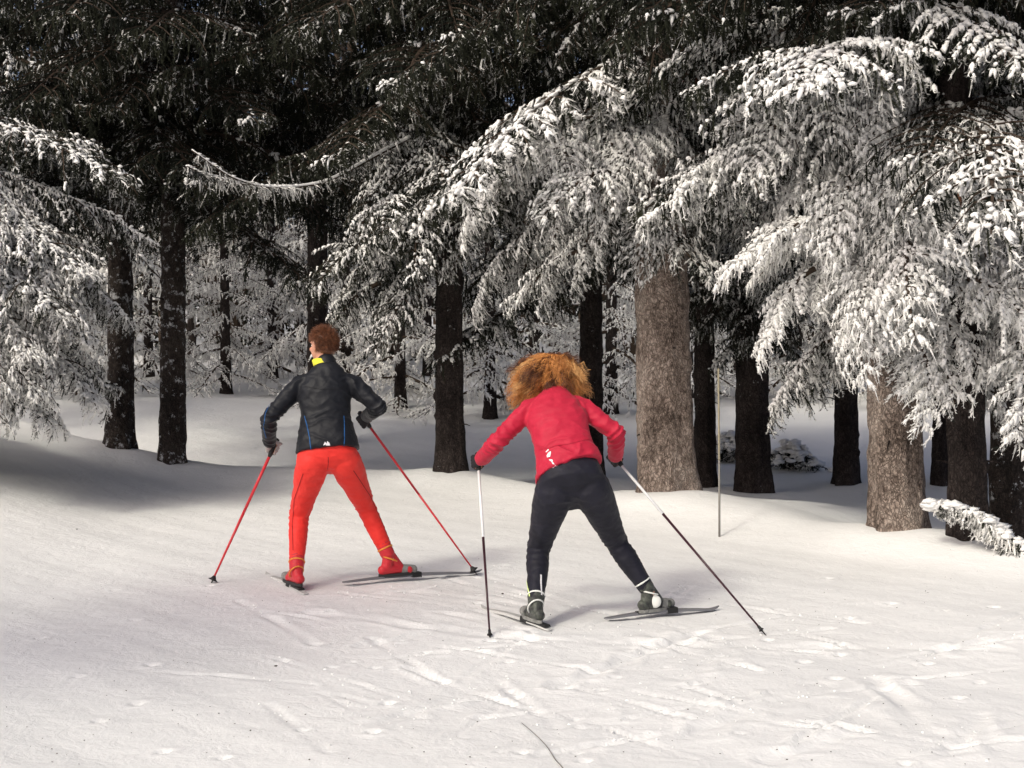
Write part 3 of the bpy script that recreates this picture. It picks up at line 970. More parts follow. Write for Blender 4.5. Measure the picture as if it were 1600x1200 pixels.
# snowy shrub clumps
def shrub(px, py, w, h, label, seed, level=0.2):
    x, y = G2(px, py)
    root = empty("snowy_shrub", (x, y, gz(x, y)))
    tag(root, label, "shrub", "snowy shrubs by the dark trunks")
    rs = np.random.default_rng(seed)
    b = Buf(); P0, Dd, Ln, Rm = [], [], [], []
    for k in range(34):
        az = rs.uniform(0, 6.28); el = rs.uniform(0.15, 1.2)
        L = rs.uniform(0.5, 1.0) * w
        t = np.linspace(0, 1, 8)
        pts = np.stack([np.cos(az) * math.cos(el) * L * t, np.sin(az) * math.cos(el) * L * t, h * math.sin(el) * (1.5 * t - 0.9 * t * t)], 1)
        V, T = tube_np(pts, np.linspace(.006, .002, 8), 4); b.add(V, T, 2)
        for q in range(2, 8):
            for _ in range(4):
                P0.append(pts[q]); Dd.append([rs.normal(0, .6), rs.normal(0, .6), rs.uniform(-.6, .3)]); Ln.append(rs.uniform(.05, .11)); Rm.append(rs.normal(.5, .22))
    n = len(P0)
    add_fingers(b, np.array(P0), np.array(Dd), np.array(Ln), np.full(n, .007), np.array(Rm), 6, rs)
    o = link("foliage", b.mesh("foliage", False), root, BM); o.color = (level, level, level, 1)
    b = Buf()
    C = np.stack([rs.normal(0, w * .40, 150), rs.normal(0, w * .3, 150), np.zeros(150)], 1)
    C[:, 2] = h * np.exp(-(C[:, 0] ** 2 + C[:, 1] ** 2) / (w * w * .5)) * rs.uniform(.5, 1.0, 150)
    add_clumps(b, C, rs.uniform(.025, .06, (150, 3)) * [1.3, 1.3, .6], rs, 0)
    link("snow_cap", b.mesh("snow_cap"), root, [M_clump])["kind"] = "stuff"
shrub(1236, 724, 0.42, 0.36, "low snow capped shrub just right of the stout dark trunk", 1)
shrub(1137, 712, 0.30, 0.40, "small frosted shrub between the slim and the stout dark trunks", 2)

# thin marker stake
M_stake, t_, b_ = mat("stake_wood", (0.30, 0.27, 0.19), 0.6)
M_stake2, _, _ = mat("stake_grey", (0.22, 0.21, 0.19), 0.7)
sx_, sy_ = G2(1124, 845)
st = empty("marker_stake", (sx_, sy_, gz(sx_, sy_) - 0.02)); tag(st, "thin bamboo marker stake stuck in the snow right of the thickest trunk", "stake")
b = Buf(); V, T = tube_np([[0, 0, 0], [-.002, 0, .3], [-.006, 0, .62]], [.0085, .0085, .008], 10); b.add(V, T)
link("lower_rod", b.mesh("lower_rod"), st, [M_stake2])
b = Buf()
zz = np.linspace(.62, 1.33, 20)
V, T = tube_np(np.stack([-.006 - (zz - .62) * .015, zz * 0, zz], 1), [.0075 + (.0018 if i % 5 == 0 else 0) for i in range(20)], 10); b.add(V, T)
link("upper_rod", b.mesh("upper_rod"), st, [M_stake])

# arched snow-laden bough at the right edge
def arched():
    x, y = G2(1500, 875)
    root = empty("fallen_bough", (x, y, gz(x, y)))
    tag(root, "fallen snow laden bough arching over the snow at the foot of the right trunks", "branch")
    pxs = [(1448, 792), (1480, 793), (1515, 800), (1545, 820), (1575, 842), (1612, 868)]
    pts = np.array([(P(a, b_, 10.75 - 0.03 * i) - root.location)[:] for i, (a, b_) in enumerate(pxs)])
    tt = np.linspace(0, 5, 30)
    pp = np.stack([np.interp(tt, np.arange(6), pts[:, k]) for k in range(3)], 1)
    for _ in range(5): pp[1:-1] = (pp[:-2] + pp[2:] + 2 * pp[1:-1]) / 4
    b = Buf(); V, T = tube_np(pp, np.linspace(.009, .02, 30), 7); b.add(V, T, 0)
    link("stem", b.mesh("stem"), root, [M_cone])
    rs = np.random.default_rng(4)
    b = Buf(); n = 1500
    i = rs.integers(4, 30, n)
    P0 = pp[i] + rs.normal(0, .02, (n, 3))
    Dd = np.stack([rs.normal(-.1, .4, n), rs.normal(0, .5, n), -rs.uniform(.5, 1, n)], 1)
    add_fingers(b, P0, Dd, rs.uniform(.04, .14, n) * (0.3 + i / 30), np.full(n, .008), rs.normal(.55, .2, n), 6, rs)
    o = link("twigs", b.mesh("twigs", False), root, BM); o.color = (.42, .42, .42, 1)
    b = Buf(); n = 150; i = rs.integers(0, 30, n)
    add_clumps(b, pp[i] + rs.normal(0, .015, (n, 3)) + [0, 0, .016], rs.uniform(.02, .045, (n, 3)) * [1.6, 1.2, .7], rs, 0)
    link("snow_cap", b.mesh("snow_cap"), root, [M_clump])["kind"] = "stuff"
arched()

# dry stem poking out in the foreground, and needle litter
def stem_fg():
    pxs = [(815, 1133), (835, 1148), (857, 1170), (878, 1204)]
    x, y = G2(880, 1206)
    root_z = gz(x, y)
    pts = [P(815, 1133, GD(1133) - .02) + Vector((0, 0, .01)), P(835, 1146, GD(1146) - .1) + Vector((0, 0, .0)), P(857, 1168, GD(1168) - .08), Vector((x, y, root_z - .02))]
    pts = np.array([p[:] for p in pts]); tt = np.linspace(0, 3, 16)
    pp = np.stack([np.interp(tt, np.arange(4), pts[:, k]) for k in range(3)], 1)
    for _ in range(4): pp[1:-1] = (pp[:-2] + pp[2:] + 2 * pp[1:-1]) / 4
    pp[:, 2] = np.maximum(pp[:, 2], ground(pp[:, 0], pp[:, 1]) + 0.004)
    b = Buf(); V, T = tube_np(pp - pp[0], np.linspace(.0016, .0026, 16), 5); b.add(V, T)
    o = link("dry_stem", b.mesh("dry_stem"), None, [M_stake2]); o.location = pp[0]
    tag(o, "thin bent dry grass stem poking from the snow at the bottom edge", "stem")
stem_fg()
def litter():
    rs = np.random.default_rng(12); b = Buf()
    n = 260
    px = rs.uniform(-50, 1650, n); py = 870 + 340 * rs.random(n)
    xy = np.array([G2(a, c) for a, c in zip(px, py)])
    big_ = [(431, 1043), (120, 835), (785, 928)]
    xy = np.vstack([xy, [G2(*q) for q in big_]])
    z = ground(xy[:, 0], xy[:, 1])
    S = rs.uniform(.0018, .005, (n + 3, 3)); S[:, 2] *= .5; S[-3:] = (.009, .008, .005)
    add_clumps(b, np.column_stack([xy, z + .003]), S, rs, 0)
    o = link("needle_litter", b.mesh("needle_litter"), None, [M_twig])
    tag(o, "scattered spruce needles and bark crumbs on the trail snow", "litter", kind="stuff")
litter()


def crumbs():
    rs = np.random.default_rng(21); b = Buf(); pts = []
    for A, B, d, wd in MARKS:
        n = int(np.linalg.norm(B - A) * 7)
        t = rs.random(n)[:, None]
        pts.append(A + (B - A) * t + rs.normal(0, wd * 2.2, (n, 2)))
    pts = np.vstack(pts)
    z = ground(pts[:, 0], pts[:, 1])
    S = rs.uniform(.002, .0075, (len(pts), 3)) * [1.2, 1.2, .8]
    add_clumps(b, np.column_stack([pts, z + .002]), S, rs, 0)
    o = link("snow_crumbs", b.mesh("snow_crumbs", False), None, [M_snow])
    tag(o, "loose crumbs of snow thrown up along the skate marks", "snow", kind="stuff")
crumbs()

# ================================================================== the skiers
def v3(p): return np.array(p[:], float)


class Solid:
    """closed overlapping shapes fused into one continuous surface"""
    def __init__(s): s.b = Buf()
    SPH = None

    def ball(s, c, r, axes=None):
        if Solid.SPH is None: Solid.SPH = ico2(3)
        V, T = Solid.SPH
        r = np.broadcast_to(np.asarray(r, float), (3,))
        W_ = V * r
        if axes is not None: W_ = W_ @ np.asarray(axes, float)
        s.b.add(W_ + v3(c), T)

    def chain(s, pts, rad):
        pts = [v3(p) for p in pts]
        for p, r in zip(pts, rad): s.ball(p, r)
        for i in range(len(pts) - 1):
            V, T = tube_np([pts[i], pts[i + 1]], [rad[i], rad[i + 1]], 24)
            s.b.add(V, T)

    def loft(s, rings, n=36, e=2.3):
        """rings: (centre, half-width vector, half-depth vector)"""
        th = np.linspace(0, 2 * np.pi, n, endpoint=False)
        c = np.sign(np.cos(th)) * np.abs(np.cos(th)) ** (2 / e); d = np.sign(np.sin(th)) * np.abs(np.sin(th)) ** (2 / e)
        rg = []
        for k in range(len(rings) - 1):
            for u in np.linspace(0, 1, 5)[:-1]:
                rg.append([v3(rings[k][q]) * (1 - u) + v3(rings[k + 1][q]) * u for q in range(3)])
        rg.append([v3(rings[-1][q]) for q in range(3)])
        V = np.concatenate([r[0] + c[:, None] * r[1] + d[:, None] * r[2] for r in rg] + [[rg[0][0]], [rg[-1][0]]])
        T = []
        m = len(rg)
        for i in range(m - 1):
            for j in range(n):
                a, b_, c_, d_ = i * n + j, i * n + (j + 1) % n, (i + 1) * n + (j + 1) % n, (i + 1) * n + j
                T += [[a, b_, c_], [a, c_, d_]]
        for j in range(n):
            T.append([m * n, (j + 1) % n, j]); T.append([m * n + 1, (m - 1) * n + j, (m - 1) * n + (j + 1) % n])
        s.b.add(V, T)

    def build(s, name, material, parent, voxel=0.008, sm=6, wrinkle=0.0, wf=14.0, origin=None, folds=()):
        V, T, M, A = s.b.arrays()
        og = v3(parent.location) if origin is None else v3(origin)
        me = mesh_np(name, V - og, T)
        o = bpy.data.objects.new(name, me); COL.objects.link(o)
        m = o.modifiers.new("r", 'REMESH'); m.mode = 'VOXEL'; m.voxel_size = voxel; m.use_smooth_shade = True
        m2 = o.modifiers.new("s", 'SMOOTH'); m2.factor = 0.5; m2.iterations = sm
        dg = bpy.context.evaluated_depsgraph_get()
        me2 = bpy.data.meshes.new_from_object(o.evaluated_get(dg))
        o.modifiers.clear()
        o.data = me2
        bpy.data.meshes.remove(me)
        me2.name = name
        if wrinkle > 0:
            n = len(me2.vertices)
            co = np.empty(n * 3, np.float32); me2.vertices.foreach_get("co", co); co = co.reshape(-1, 3)
            nr = np.empty(n * 3, np.float32); me2.vertices.foreach_get("normal", nr); nr = nr.reshape(-1, 3)
            f = np.array([noise.fractal(Vector((c[0] * wf, c[1] * wf, c[2] * wf * 1.8)), 0.9, 2.0, 3) for c in co])
            f = 1 - np.abs(f) * 2.2
            dsp = f * wrinkle
            for (fp, fax, sg, amp, fr) in folds:
                rel = co - (v3(fp) - og)
                dd = np.linalg.norm(rel, axis=1); u = rel @ unit(fax)
                wob = np.array([noise.noise(Vector(c * 9.0)) for c in rel])
                ph_ = u * fr + wob * 3.2
                dsp = dsp + amp * np.exp(-(dd / sg) ** 2) * (1 - 2 * np.abs(np.sin(ph_)) ** .7)
            co = co + nr * dsp[:, None]
            me2.vertices.foreach_set("co", co.astype(np.float32).ravel())
        me2.polygons.foreach_set("use_smooth", np.full(len(me2.polygons), True))
        me2.update()
        me2.materials.clear(); me2.materials.append(material)
        o.parent = parent
        return o


def unit(v):
    v = np.asarray(v, float); return v / np.linalg.norm(v)


def hand_chain(S, W, Gp, A, k=1.0):
    """palm and five fingers closed round a pole through Gp with axis A; W is the wrist"""
    W, Gp, A = v3(W), v3(Gp), unit(A)
    u = Gp - W; u = u - A * (u @ A)
    u = unit(u) if np.linalg.norm(u) > 1e-4 else unit(np.cross(A, [0, 0, 1]))
    v = np.cross(A, u)
    R0 = 0.027 * k
    for i, (off, ln, r) in enumerate([(0.034, .95, .0098), (0.012, 1.05, .0100), (-0.010, 1.0, .0096), (-0.031, .85, .0085)]):
        c = Gp + A * off
        kn = c + v * R0 * 1.05 + u * 0.004
        S.chain([W + A * off * 0.4, kn], [0.021 * k, 0.0145 * k])
        S.chain([kn, c + v * R0 * .55 + u * R0 * ln, c - v * R0 * .55 + u * R0 * ln * .95, c - v * R0 * 1.0 - u * R0 * .25 * ln], [r * 1.1, r, r * .95, r * .85])
    c = Gp + A * 0.046
    S.chain([W + A * .012, Gp + A * .04 - u * R0 * 1.1, c - v * R0 * .9 - u * R0 * .3, c - v * R0 * 1.05 + u * R0 * .55], [.017, .0135, .0115, .0095])


def strands(name, roots, dirs, lens, rad, seg, grav, curl_r, curl_w, mats, parent, seed, midx=None, stiff=0.0, pull=None, lock=None):
    rs = np.random.default_rng(seed)
    n = len(roots)
    p = roots.copy(); d = norm(dirs)
    pts = [p.copy()]
    st = (lens / seg)[:, None]
    for k in range(seg):
        d = norm(d + np.array([0, 0, -grav])[None] * (k / seg + .3) + (pull if pull is not None else 0) + rs.normal(0, stiff, (n, 3)))
        p = p + d * st
        pts.append(p.copy())
    pts = np.stack(pts, 1)
    a = norm(np.cross(norm(dirs), rs.normal(size=(n, 3)))); b = np.cross(norm(dirs), a)
    ph = rs.uniform(0, 6.28, n)[:, None]
    t = np.linspace(0, 1, seg + 1)[None]
    w_ = curl_w * rs.uniform(.7, 1.3, (n, 1))
    c0 = curl_r * rs.uniform(.5, 1.3, (n, 1))
    if lock is not None:
        nl = lock.max() + 1
        ph = rs.uniform(0, 6.28, nl)[lock][:, None] + rs.normal(0, .25, (n, 1)); w_ = curl_w * rs.uniform(.75, 1.25, nl)[lock][:, None]
        la = norm(rs.normal(size=(nl, 3)))[lock]
        a = norm(np.cross(norm(dirs), la)); b = np.cross(norm(dirs), a)
        c0 = curl_r * rs.uniform(.6, 1.3, nl)[lock][:, None]
    cr = c0 * np.minimum(1, t * 3)
    pts = pts + a[:, None] * (cr * np.cos(w_ * t + ph))[..., None] + b[:, None] * (cr * np.sin(w_ * t + ph))[..., None]
    th = np.array([0, 2.094, 4.189])
    off = np.cos(th)[:, None] * a[:, None] + np.sin(th)[:, None] * b[:, None]      # n,3,3
    rr = rad * (1 - .75 * t)                                                      # 1,seg+1
    V = pts[:, :, None] + off[:, None] * rr[..., None, None]
    V = V.reshape(-1, 3)
    T = []
    for k in range(seg):
        for j in range(3):
            q0, q1 = k * 3 + j, k * 3 + (j + 1) % 3
            T += [[q0, q1, q1 + 3], [q0, q1 + 3, q0 + 3]]
    T = np.array(T)[None] + (np.arange(n) * (seg + 1) * 3)[:, None, None]
    if midx is None: midx = np.zeros(n, int)
    me = mesh_np(name, V - v3(parent.location), T.reshape(-1, 3), np.repeat(midx, T.shape[1]), True)
    o = link(name, me, parent, mats)
    return o


def ribbon_on(obj, pxs, width, name, material, parent, lift=0.003, closed_poly=False):
    """a flat strip laid on a garment's surface"""
    dg = bpy.context.evaluated_depsgraph_get(); dg.update()
    Vv = [parent.location + v.co for v in obj.data.vertices]
    bv = BVHTree.FromPolygons(Vv, [tuple(p.vertices) for p in obj.data.polygons])
    cam0 = Vector((0, 0, CAM_H))
    def hit(a, b_):
        d = (P(a, b_, 10) - cam0).normalized()
        h = bv.ray_cast(cam0, d)
        return h
    buf = Buf()
    if closed_poly:
        for poly in pxs:
            pts = []
            for a, b_ in poly:
                h = hit(a, b_)
                if h[0] is None: return None
                pts.append(v3(h[0] + h[1] * lift - parent.location))
            c = np.mean(pts, 0); n = len(pts)
            hc = hit(np.mean([q[0] for q in poly]), np.mean([q[1] for q in poly]))
            if hc[0] is not None: c = v3(hc[0] + hc[1] * lift - parent.location)
            bot = [p - unit(p - (v3(cam0) - v3(parent.location))) * 0 for p in pts]
            buf.add(np.array(pts + [c]), [[i, (i + 1) % n, n] for i in range(n)])
    else:
        P_ = []
        for i in range(len(pxs) - 1):
            for u in np.linspace(0, 1, 9)[: (9 if i == len(pxs) - 2 else 8)]:
                P_.append((pxs[i][0] * (1 - u) + pxs[i + 1][0] * u, pxs[i][1] * (1 - u) + pxs[i + 1][1] * u))
        L, R_ = [], []
        hits = [hit(*q) for q in P_]
        hits = [h for h in hits if h[0] is not None]
        if len(hits) < 3: return None
        for i, h in enumerate(hits):
            t = hits[min(i + 1, len(hits) - 1)][0] - hits[max(i - 1, 0)][0]
            sd = t.cross(h[1]).normalized() * width * .5
            base = h[0] + h[1] * lift - parent.location
            L.append(v3(base - sd)); R_.append(v3(base + sd))
        n = len(L)
        buf.add(np.array(L + R_), [t for i in range(n - 1) for t in ([i, i + 1, n + i + 1], [i, n + i + 1, n + i])])
    o = link(name, buf.mesh(name), parent, [material])
    return o


M_skin, t_, b_ = mat("skin", (0.55, 0.27, 0.18), 0.55, 0.35)
b_.inputs["Subsurface Weight"].default_value = 0.1
b_.inputs["Subsurface Radius"].default_value = (0.02, 0.008, 0.004)
M_jacket = cloth("black_jacket_cloth", (0.006, 0.007, 0.010), (0.010, 0.011, 0.015), 0.5, 0.3, fold=9)
M_red = cloth("red_tights_cloth", (0.76, 0.032, 0.024), (0.84, 0.048, 0.036), 0.6, 0.35, fold=7)
M_pink = cloth("crimson_jacket_cloth", (0.45, 0.013, 0.040), (0.50, 0.017, 0.048), 0.6, 0.3, fold=10)
M_navy = cloth("dark_tights_cloth", (0.007, 0.007, 0.013), (0.013, 0.013, 0.023), 0.6, 0.35, fold=8)
M_yel = cloth("yellow_collar_cloth", (0.75, 0.70, 0.05))
M_blue = cloth("blue_piping", (0.02, 0.10, 0.28))
M_white = cloth("white_print", (0.78, 0.76, 0.78), rough=.5)
M_lime = cloth("lime_reflective", (0.62, 0.75, 0.30), rough=.4)
M_glove = cloth("black_glove", (0.012, 0.012, 0.014))
M_glove_w = cloth("grey_glove", (0.42, 0.40, 0.38))
M_boot_r = cloth("red_boot", (0.55, 0.03, 0.04), rough=.4, bs=.3)
M_boot_g = cloth("grey_boot", (0.16, 0.16, 0.15), (0.30, 0.30, 0.28), rough=.45, bs=.4, fold=30)
M_boot_k = cloth("black_boot", (0.02, 0.02, 0.022), (0.10, 0.11, 0.09), rough=.4, bs=.3, fold=30)
M_sole, _, _ = mat("boot_sole", (0.03, 0.03, 0.03), 0.6)
M_orange, _, _ = mat("orange_trim", (0.75, 0.28, 0.05), 0.5)
M_cuffp, _, _ = mat("white_plastic", (0.75, 0.76, 0.72), 0.35)
def hair_mat(name, c1, c2):
    m, t, b = mat(name, c1, 0.42, 0.4)
    tc = N(t, "ShaderNodeTexCoord"); n1 = noise_n(t, 55, 3, .6, tc.outputs["Object"])
    cr = ramp(t, n1.outputs["Fac"], [(.35, c1), (.68, c2)]); t.links.new(cr.outputs[0], b.inputs["Base Color"])
    return m
M_hair_m = hair_mat("auburn_hair", (0.10, 0.035, 0.018), (0.34, 0.13, 0.06))
M_hair_d = hair_mat("brown_hair", (0.06, 0.022, 0.012), (0.22, 0.085, 0.035))
M_hair_o = hair_mat("copper_hair", (0.42, 0.15, 0.035), (0.74, 0.34, 0.10))
M_hair_b = hair_mat("blond_hair", (0.58, 0.28, 0.09), (0.85, 0.52, 0.22))
M_pole_r, _, _ = mat("red_pole", (0.62, 0.04, 0.05), 0.3)
M_pole_w, _, _ = mat("white_pole", (0.80, 0.80, 0.80), 0.3)
M_pole_k, _, _ = mat("dark_pole", (0.045, 0.015, 0.022), 0.3)
M_grip, _, _ = mat("pole_grip", (0.02, 0.02, 0.02), 0.6)
M_ski_g, _, _ = mat("grey_ski", (0.17, 0.17, 0.18), 0.35)
M_ski_w, _, _ = mat("pale_ski", (0.52, 0.52, 0.50), 0.35)


def head_shapes(S, c, fwd, up, k=1.0):
    """skull, jaw, nose, brow, lips and ears"""
    c = v3(c); f = unit(fwd); u0 = unit(up); r = unit(np.cross(f, u0)); u = np.cross(r, f)
    ax = np.array([r, f, u])
    S.ball(c + u * .02 * k - f * .012 * k, np.array([.076, .094, .092]) * k, ax)
    S.ball(c - u * .038 * k + f * .030 * k, np.array([.060, .064, .066]) * k, ax)
    S.ball(c - u * .082 * k + f * .062 * k, np.array([.026, .022, .018]) * k, ax)
    S.chain([c + u * .014 * k + f * .088 * k, c - u * .022 * k + f * .108 * k], [.009 * k, .012 * k])
    S.ball(c - u * .026 * k + f * .098 * k, np.array([.017, .012, .010]) * k, ax)
    S.ball(c + u * .028 * k + f * .080 * k, np.array([.050, .012, .010]) * k, ax)
    S.ball(c - u * .054 * k + f * .086 * k, np.array([.024, .010, .008]) * k, ax)
    for sd in (-1, 1):
        S.ball(c + r * sd * .078 * k - f * .004 * k - u * .004 * k, np.array([.009, .019, .031]) * k, ax)
        S.ball(c + r * sd * .035 * k + f * .070 * k - u * .018 * k, np.array([.024, .018, .018]) * k, ax)
    return ax


def eyes(c, fwd, up, parent, k=1.0):
    c = v3(c); f = unit(fwd); r = unit(np.cross(f, unit(up))); u = np.cross(r, f)
    V, T = ico2(2)
    for sd in (-1, 1):
        b = Buf(); b.add(V * .0115 * k + c + r * sd * .031 * k + f * .068 * k + u * .008 * k - v3(parent.location), T, 0)
        b.add(V * .006 * k + c + r * sd * .031 * k + f * .0745 * k + u * .008 * k - v3(parent.location), T, 1)
        link("eye", b.mesh("eye"), parent, [M_cuffp, M_sole])


def boot(parent, ankle, knee, toe_dir, sole_z, mats, L=0.28, name="boot"):
    """returns boot object; mats = (shell, sole, trim)"""
    a = v3(ankle); f = unit([toe_dir[0], toe_dir[1], 0]); s = np.array([f[1], -f[0], 0])
    up = unit(v3(knee) - a)
    S = Solid()
    z = sole_z
    heel = np.array([a[0], a[1], z]) - f * .055
    S.chain([heel + [0, 0, .045], heel + f * .06 + [0, 0, .045], heel + f * .15 + [0, 0, .038], heel + f * (L - .05) + [0, 0, .030]], [.032, .034, .031, .024])
    S.chain([heel + f * .19 + s * .016 + [0, 0, .034], heel + f * .14 - s * .012 + [0, 0, .036]], [.026, .028])
    S.chain([heel + f * .03 + [0, 0, .06], a + up * .02, a + up * .11], [.035, .040, .044])
    S.chain([heel + f * .13 + [0, 0, .055], a + f * .02 + up * .02], [.029, .032])
    o = S.build(name, mats[0], parent, 0.006, 4)
    C = Solid(); C.chain([a + up * .035, a + up * .08, a + up * .135], [.048, .050, .050])
    cu = C.build("cuff", mats[3], parent, 0.006, 2); cu.parent = o
    S2 = Solid()
    S2.chain([heel + f * .15 + [0, 0, .036], heel + f * (L - .05) + [0, 0, .031]], [.037, .030])
    tcp = S2.build("toe_cap", M_boot_g, parent, 0.006, 2); tcp.parent = o
    # sole
    th = np.linspace(0, 2 * np.pi, 28, endpoint=False)
    b = Buf()
    c, d = np.cos(th), np.sin(th)
    mid_ = heel + f * (L * .5 - .03)
    wid = .036 + .008 * np.sin(c * 1.2)
    ring = mid_[None] + f * (c[:, None] * (L * .5)) + s * (d * wid)[:, None]
    top = ring.copy(); top[:, 2] = z + .020; bot = ring.copy(); bot[:, 2] = z
    V = np.vstack([bot, top, [mid_ * [1, 1, 0] + [0, 0, z]], [mid_ * [1, 1, 0] + [0, 0, z + .02]]]) - v3(parent.location)
    T = []
    for j in range(28):
        k = (j + 1) % 28
        T += [[j, k, 28 + k], [j, 28 + k, 28 + j], [56, k, j], [57, 28 + j, 28 + k]]
    b.add(V, T)
    so = link("sole", b.mesh("sole", False), parent, [mats[1]])
    so.parent = o; so.location = (0, 0, 0)
    # cuff strap
    th = np.linspace(0, 2 * np.pi, 24)
    e1 = unit(np.cross(up, s)); pts = a + up * .075 + np.outer(np.cos(th), e1) * .049 + np.outer(np.sin(th), np.cross(up, e1)) * .049
    b = Buf(); V, T = tube_np(pts - v3(parent.location), .006, 6, False); b.add(V, T)
    st = link("strap", b.mesh("strap"), parent, [mats[2]]); st.parent = o
    pts = a + up * .0 + f * .0 + np.outer(np.cos(th), unit(np.cross(unit(up + f * .6), s))) * .05 + np.outer(np.sin(th), s) * .047
    b = Buf(); V, T = tube_np(pts - v3(parent.location), .005, 6, False); b.add(V, T)
    st = link("strap", b.mesh("strap"), parent, [mats[2]]); st.parent = o
    return o


def ski(tail, tip, label, material, lift_tip=0.018, foot_t=0.42, width=0.048):
    tail, tip = v3(tail), v3(tip)
    d = tip - tail; L = np.linalg.norm(d); f = d / L
    s = unit(np.cross(f, [0, 0, 1])); u = np.cross(s, f)
    root = empty("ski", tail + d * foot_t)
    tag(root, label, "ski", "cross country skis of the two skiers")
    t = np.linspace(0, 1, 40)
    prof = np.minimum(1, np.minimum((t + .012) * 30, (1.004 - t) * 14)) ** .6
    cam_ = 0.012 * np.sin(np.pi * np.clip(t / .92, 0, 1)) + lift_tip * np.clip((t - .9) / .1, 0, 1) ** 1.8
    c = tail + np.outer(t * L, f) + np.outer(cam_, u)
    thick = .006 + .010 * np.sin(np.pi * np.clip(t, 0.02, .98))
    w_ = width * .5 * prof
    V = np.concatenate([c - np.outer(w_, s), c + np.outer(w_, s), c + np.outer(w_ * .8, s) + np.outer(thick, u), c - np.outer(w_ * .8, s) + np.outer(thick, u)])
    n = 40; T = []
    for i in range(n - 1):
        for q in range(4):
            a, b_ = q * n + i, ((q + 1) % 4) * n + i
            T += [[a, b_, b_ + 1], [a, b_ + 1, a + 1]]
    T += [[0, 3 * n, 2 * n], [0, 2 * n, n], [n - 1, 2 * n - 1, 3 * n - 1], [n - 1, 3 * n - 1, 4 * n - 1]]
    b = Buf(); b.add(V - v3(root.location), T)
    me = b.mesh("blade", False)
    link("blade", me, root, [material])
    # binding
    bc = tail + d * foot_t + u * .022
    b = Buf()
    for (o0, o1, hw, hh) in [(-.10, .16, .022, .006), (.10, .17, .026, .016)]:
        cs = [bc + f * q + s * a_ * hw + u * b_ * hh for q in (o0, o1) for (a_, b_) in ((-1, -1), (1, -1), (.8, 1), (-.8, 1))]
        b.add(np.array(cs) - v3(root.location), [[0, 1, 2], [0, 2, 3], [4, 6, 5], [4, 7, 6], [0, 4, 5], [0, 5, 1], [1, 5, 6], [1, 6, 2], [2, 6, 7], [2, 7, 3], [3, 7, 4], [3, 4, 0]])
    link("binding", b.mesh("binding", False), root, [M_grip])
    return root


def pole(top, tip, label, m_up, m_low, split=0.5, strap_dir=(0, .02, -.05), basket=0.03, r=0.0085):
    top, tip = v3(top), v3(tip)
    d = tip - top; L = np.linalg.norm(d); f = d / L
    root = empty("ski_pole", tip)
    tag(root, label, "ski pole", "ski poles of the two skiers")
    g = top
    b = Buf()
    V, T = tube_np([g, g + f * .006, g + f * .03, g + f * .06, g + f * .12, g + f * .135], [.004, .016, .018, .0145, .0155, .011], 14); b.add(V - tip, T)
    link("grip", b.mesh("grip"), root, [M_grip])
    a0 = g + f * .13; a1 = g + f * (L * split); a2 = tip - f * .06
    b = Buf(); V, T = tube_np([a0, a1], [r, r * .92], 12); b.add(V - tip, T); link("upper_shaft", b.mesh("shaft"), root, [m_up])
    b = Buf(); V, T = tube_np([a1, a2], [r * .92, r * .62], 12); b.add(V - tip, T); link("lower_shaft", b.mesh("shaft"), root, [m_low])
    b = Buf()
    s = unit(np.cross(f, [0, 1, .1])); u = np.cross(s, f)
    th = np.linspace(0, 2 * np.pi, 17)
    V, T = tube_np([tip - f * .075, tip - f * .055, tip - f * .045], [.008, basket * .55, basket], 14); b.add(V - tip, T)
    V, T = tube_np([tip - f * .05, tip], [.006, .002], 8); b.add(V - tip, T)
    link("basket", b.mesh("basket"), root, [M_grip])
    pts = np.array([g + f * .02, g + f * .03 + np.array(strap_dir) * .6, g + f * .07 + np.array(strap_dir), g + f * .09 + np.array(strap_dir) * .5, g + f * .05])
    b = Buf(); V, T = tube_np(pts, .004, 5); b.add(V - tip, T)
    link("strap", b.mesh("strap"), root, [M_grip])
    return root, f


def axes_from(pL, pR, spine):
    w_ = unit(v3(pR) - v3(pL)); sp_ = unit(spine)
    d_ = unit(np.cross(sp_, w_)); w_ = unit(np.cross(d_, sp_))
    return w_, d_


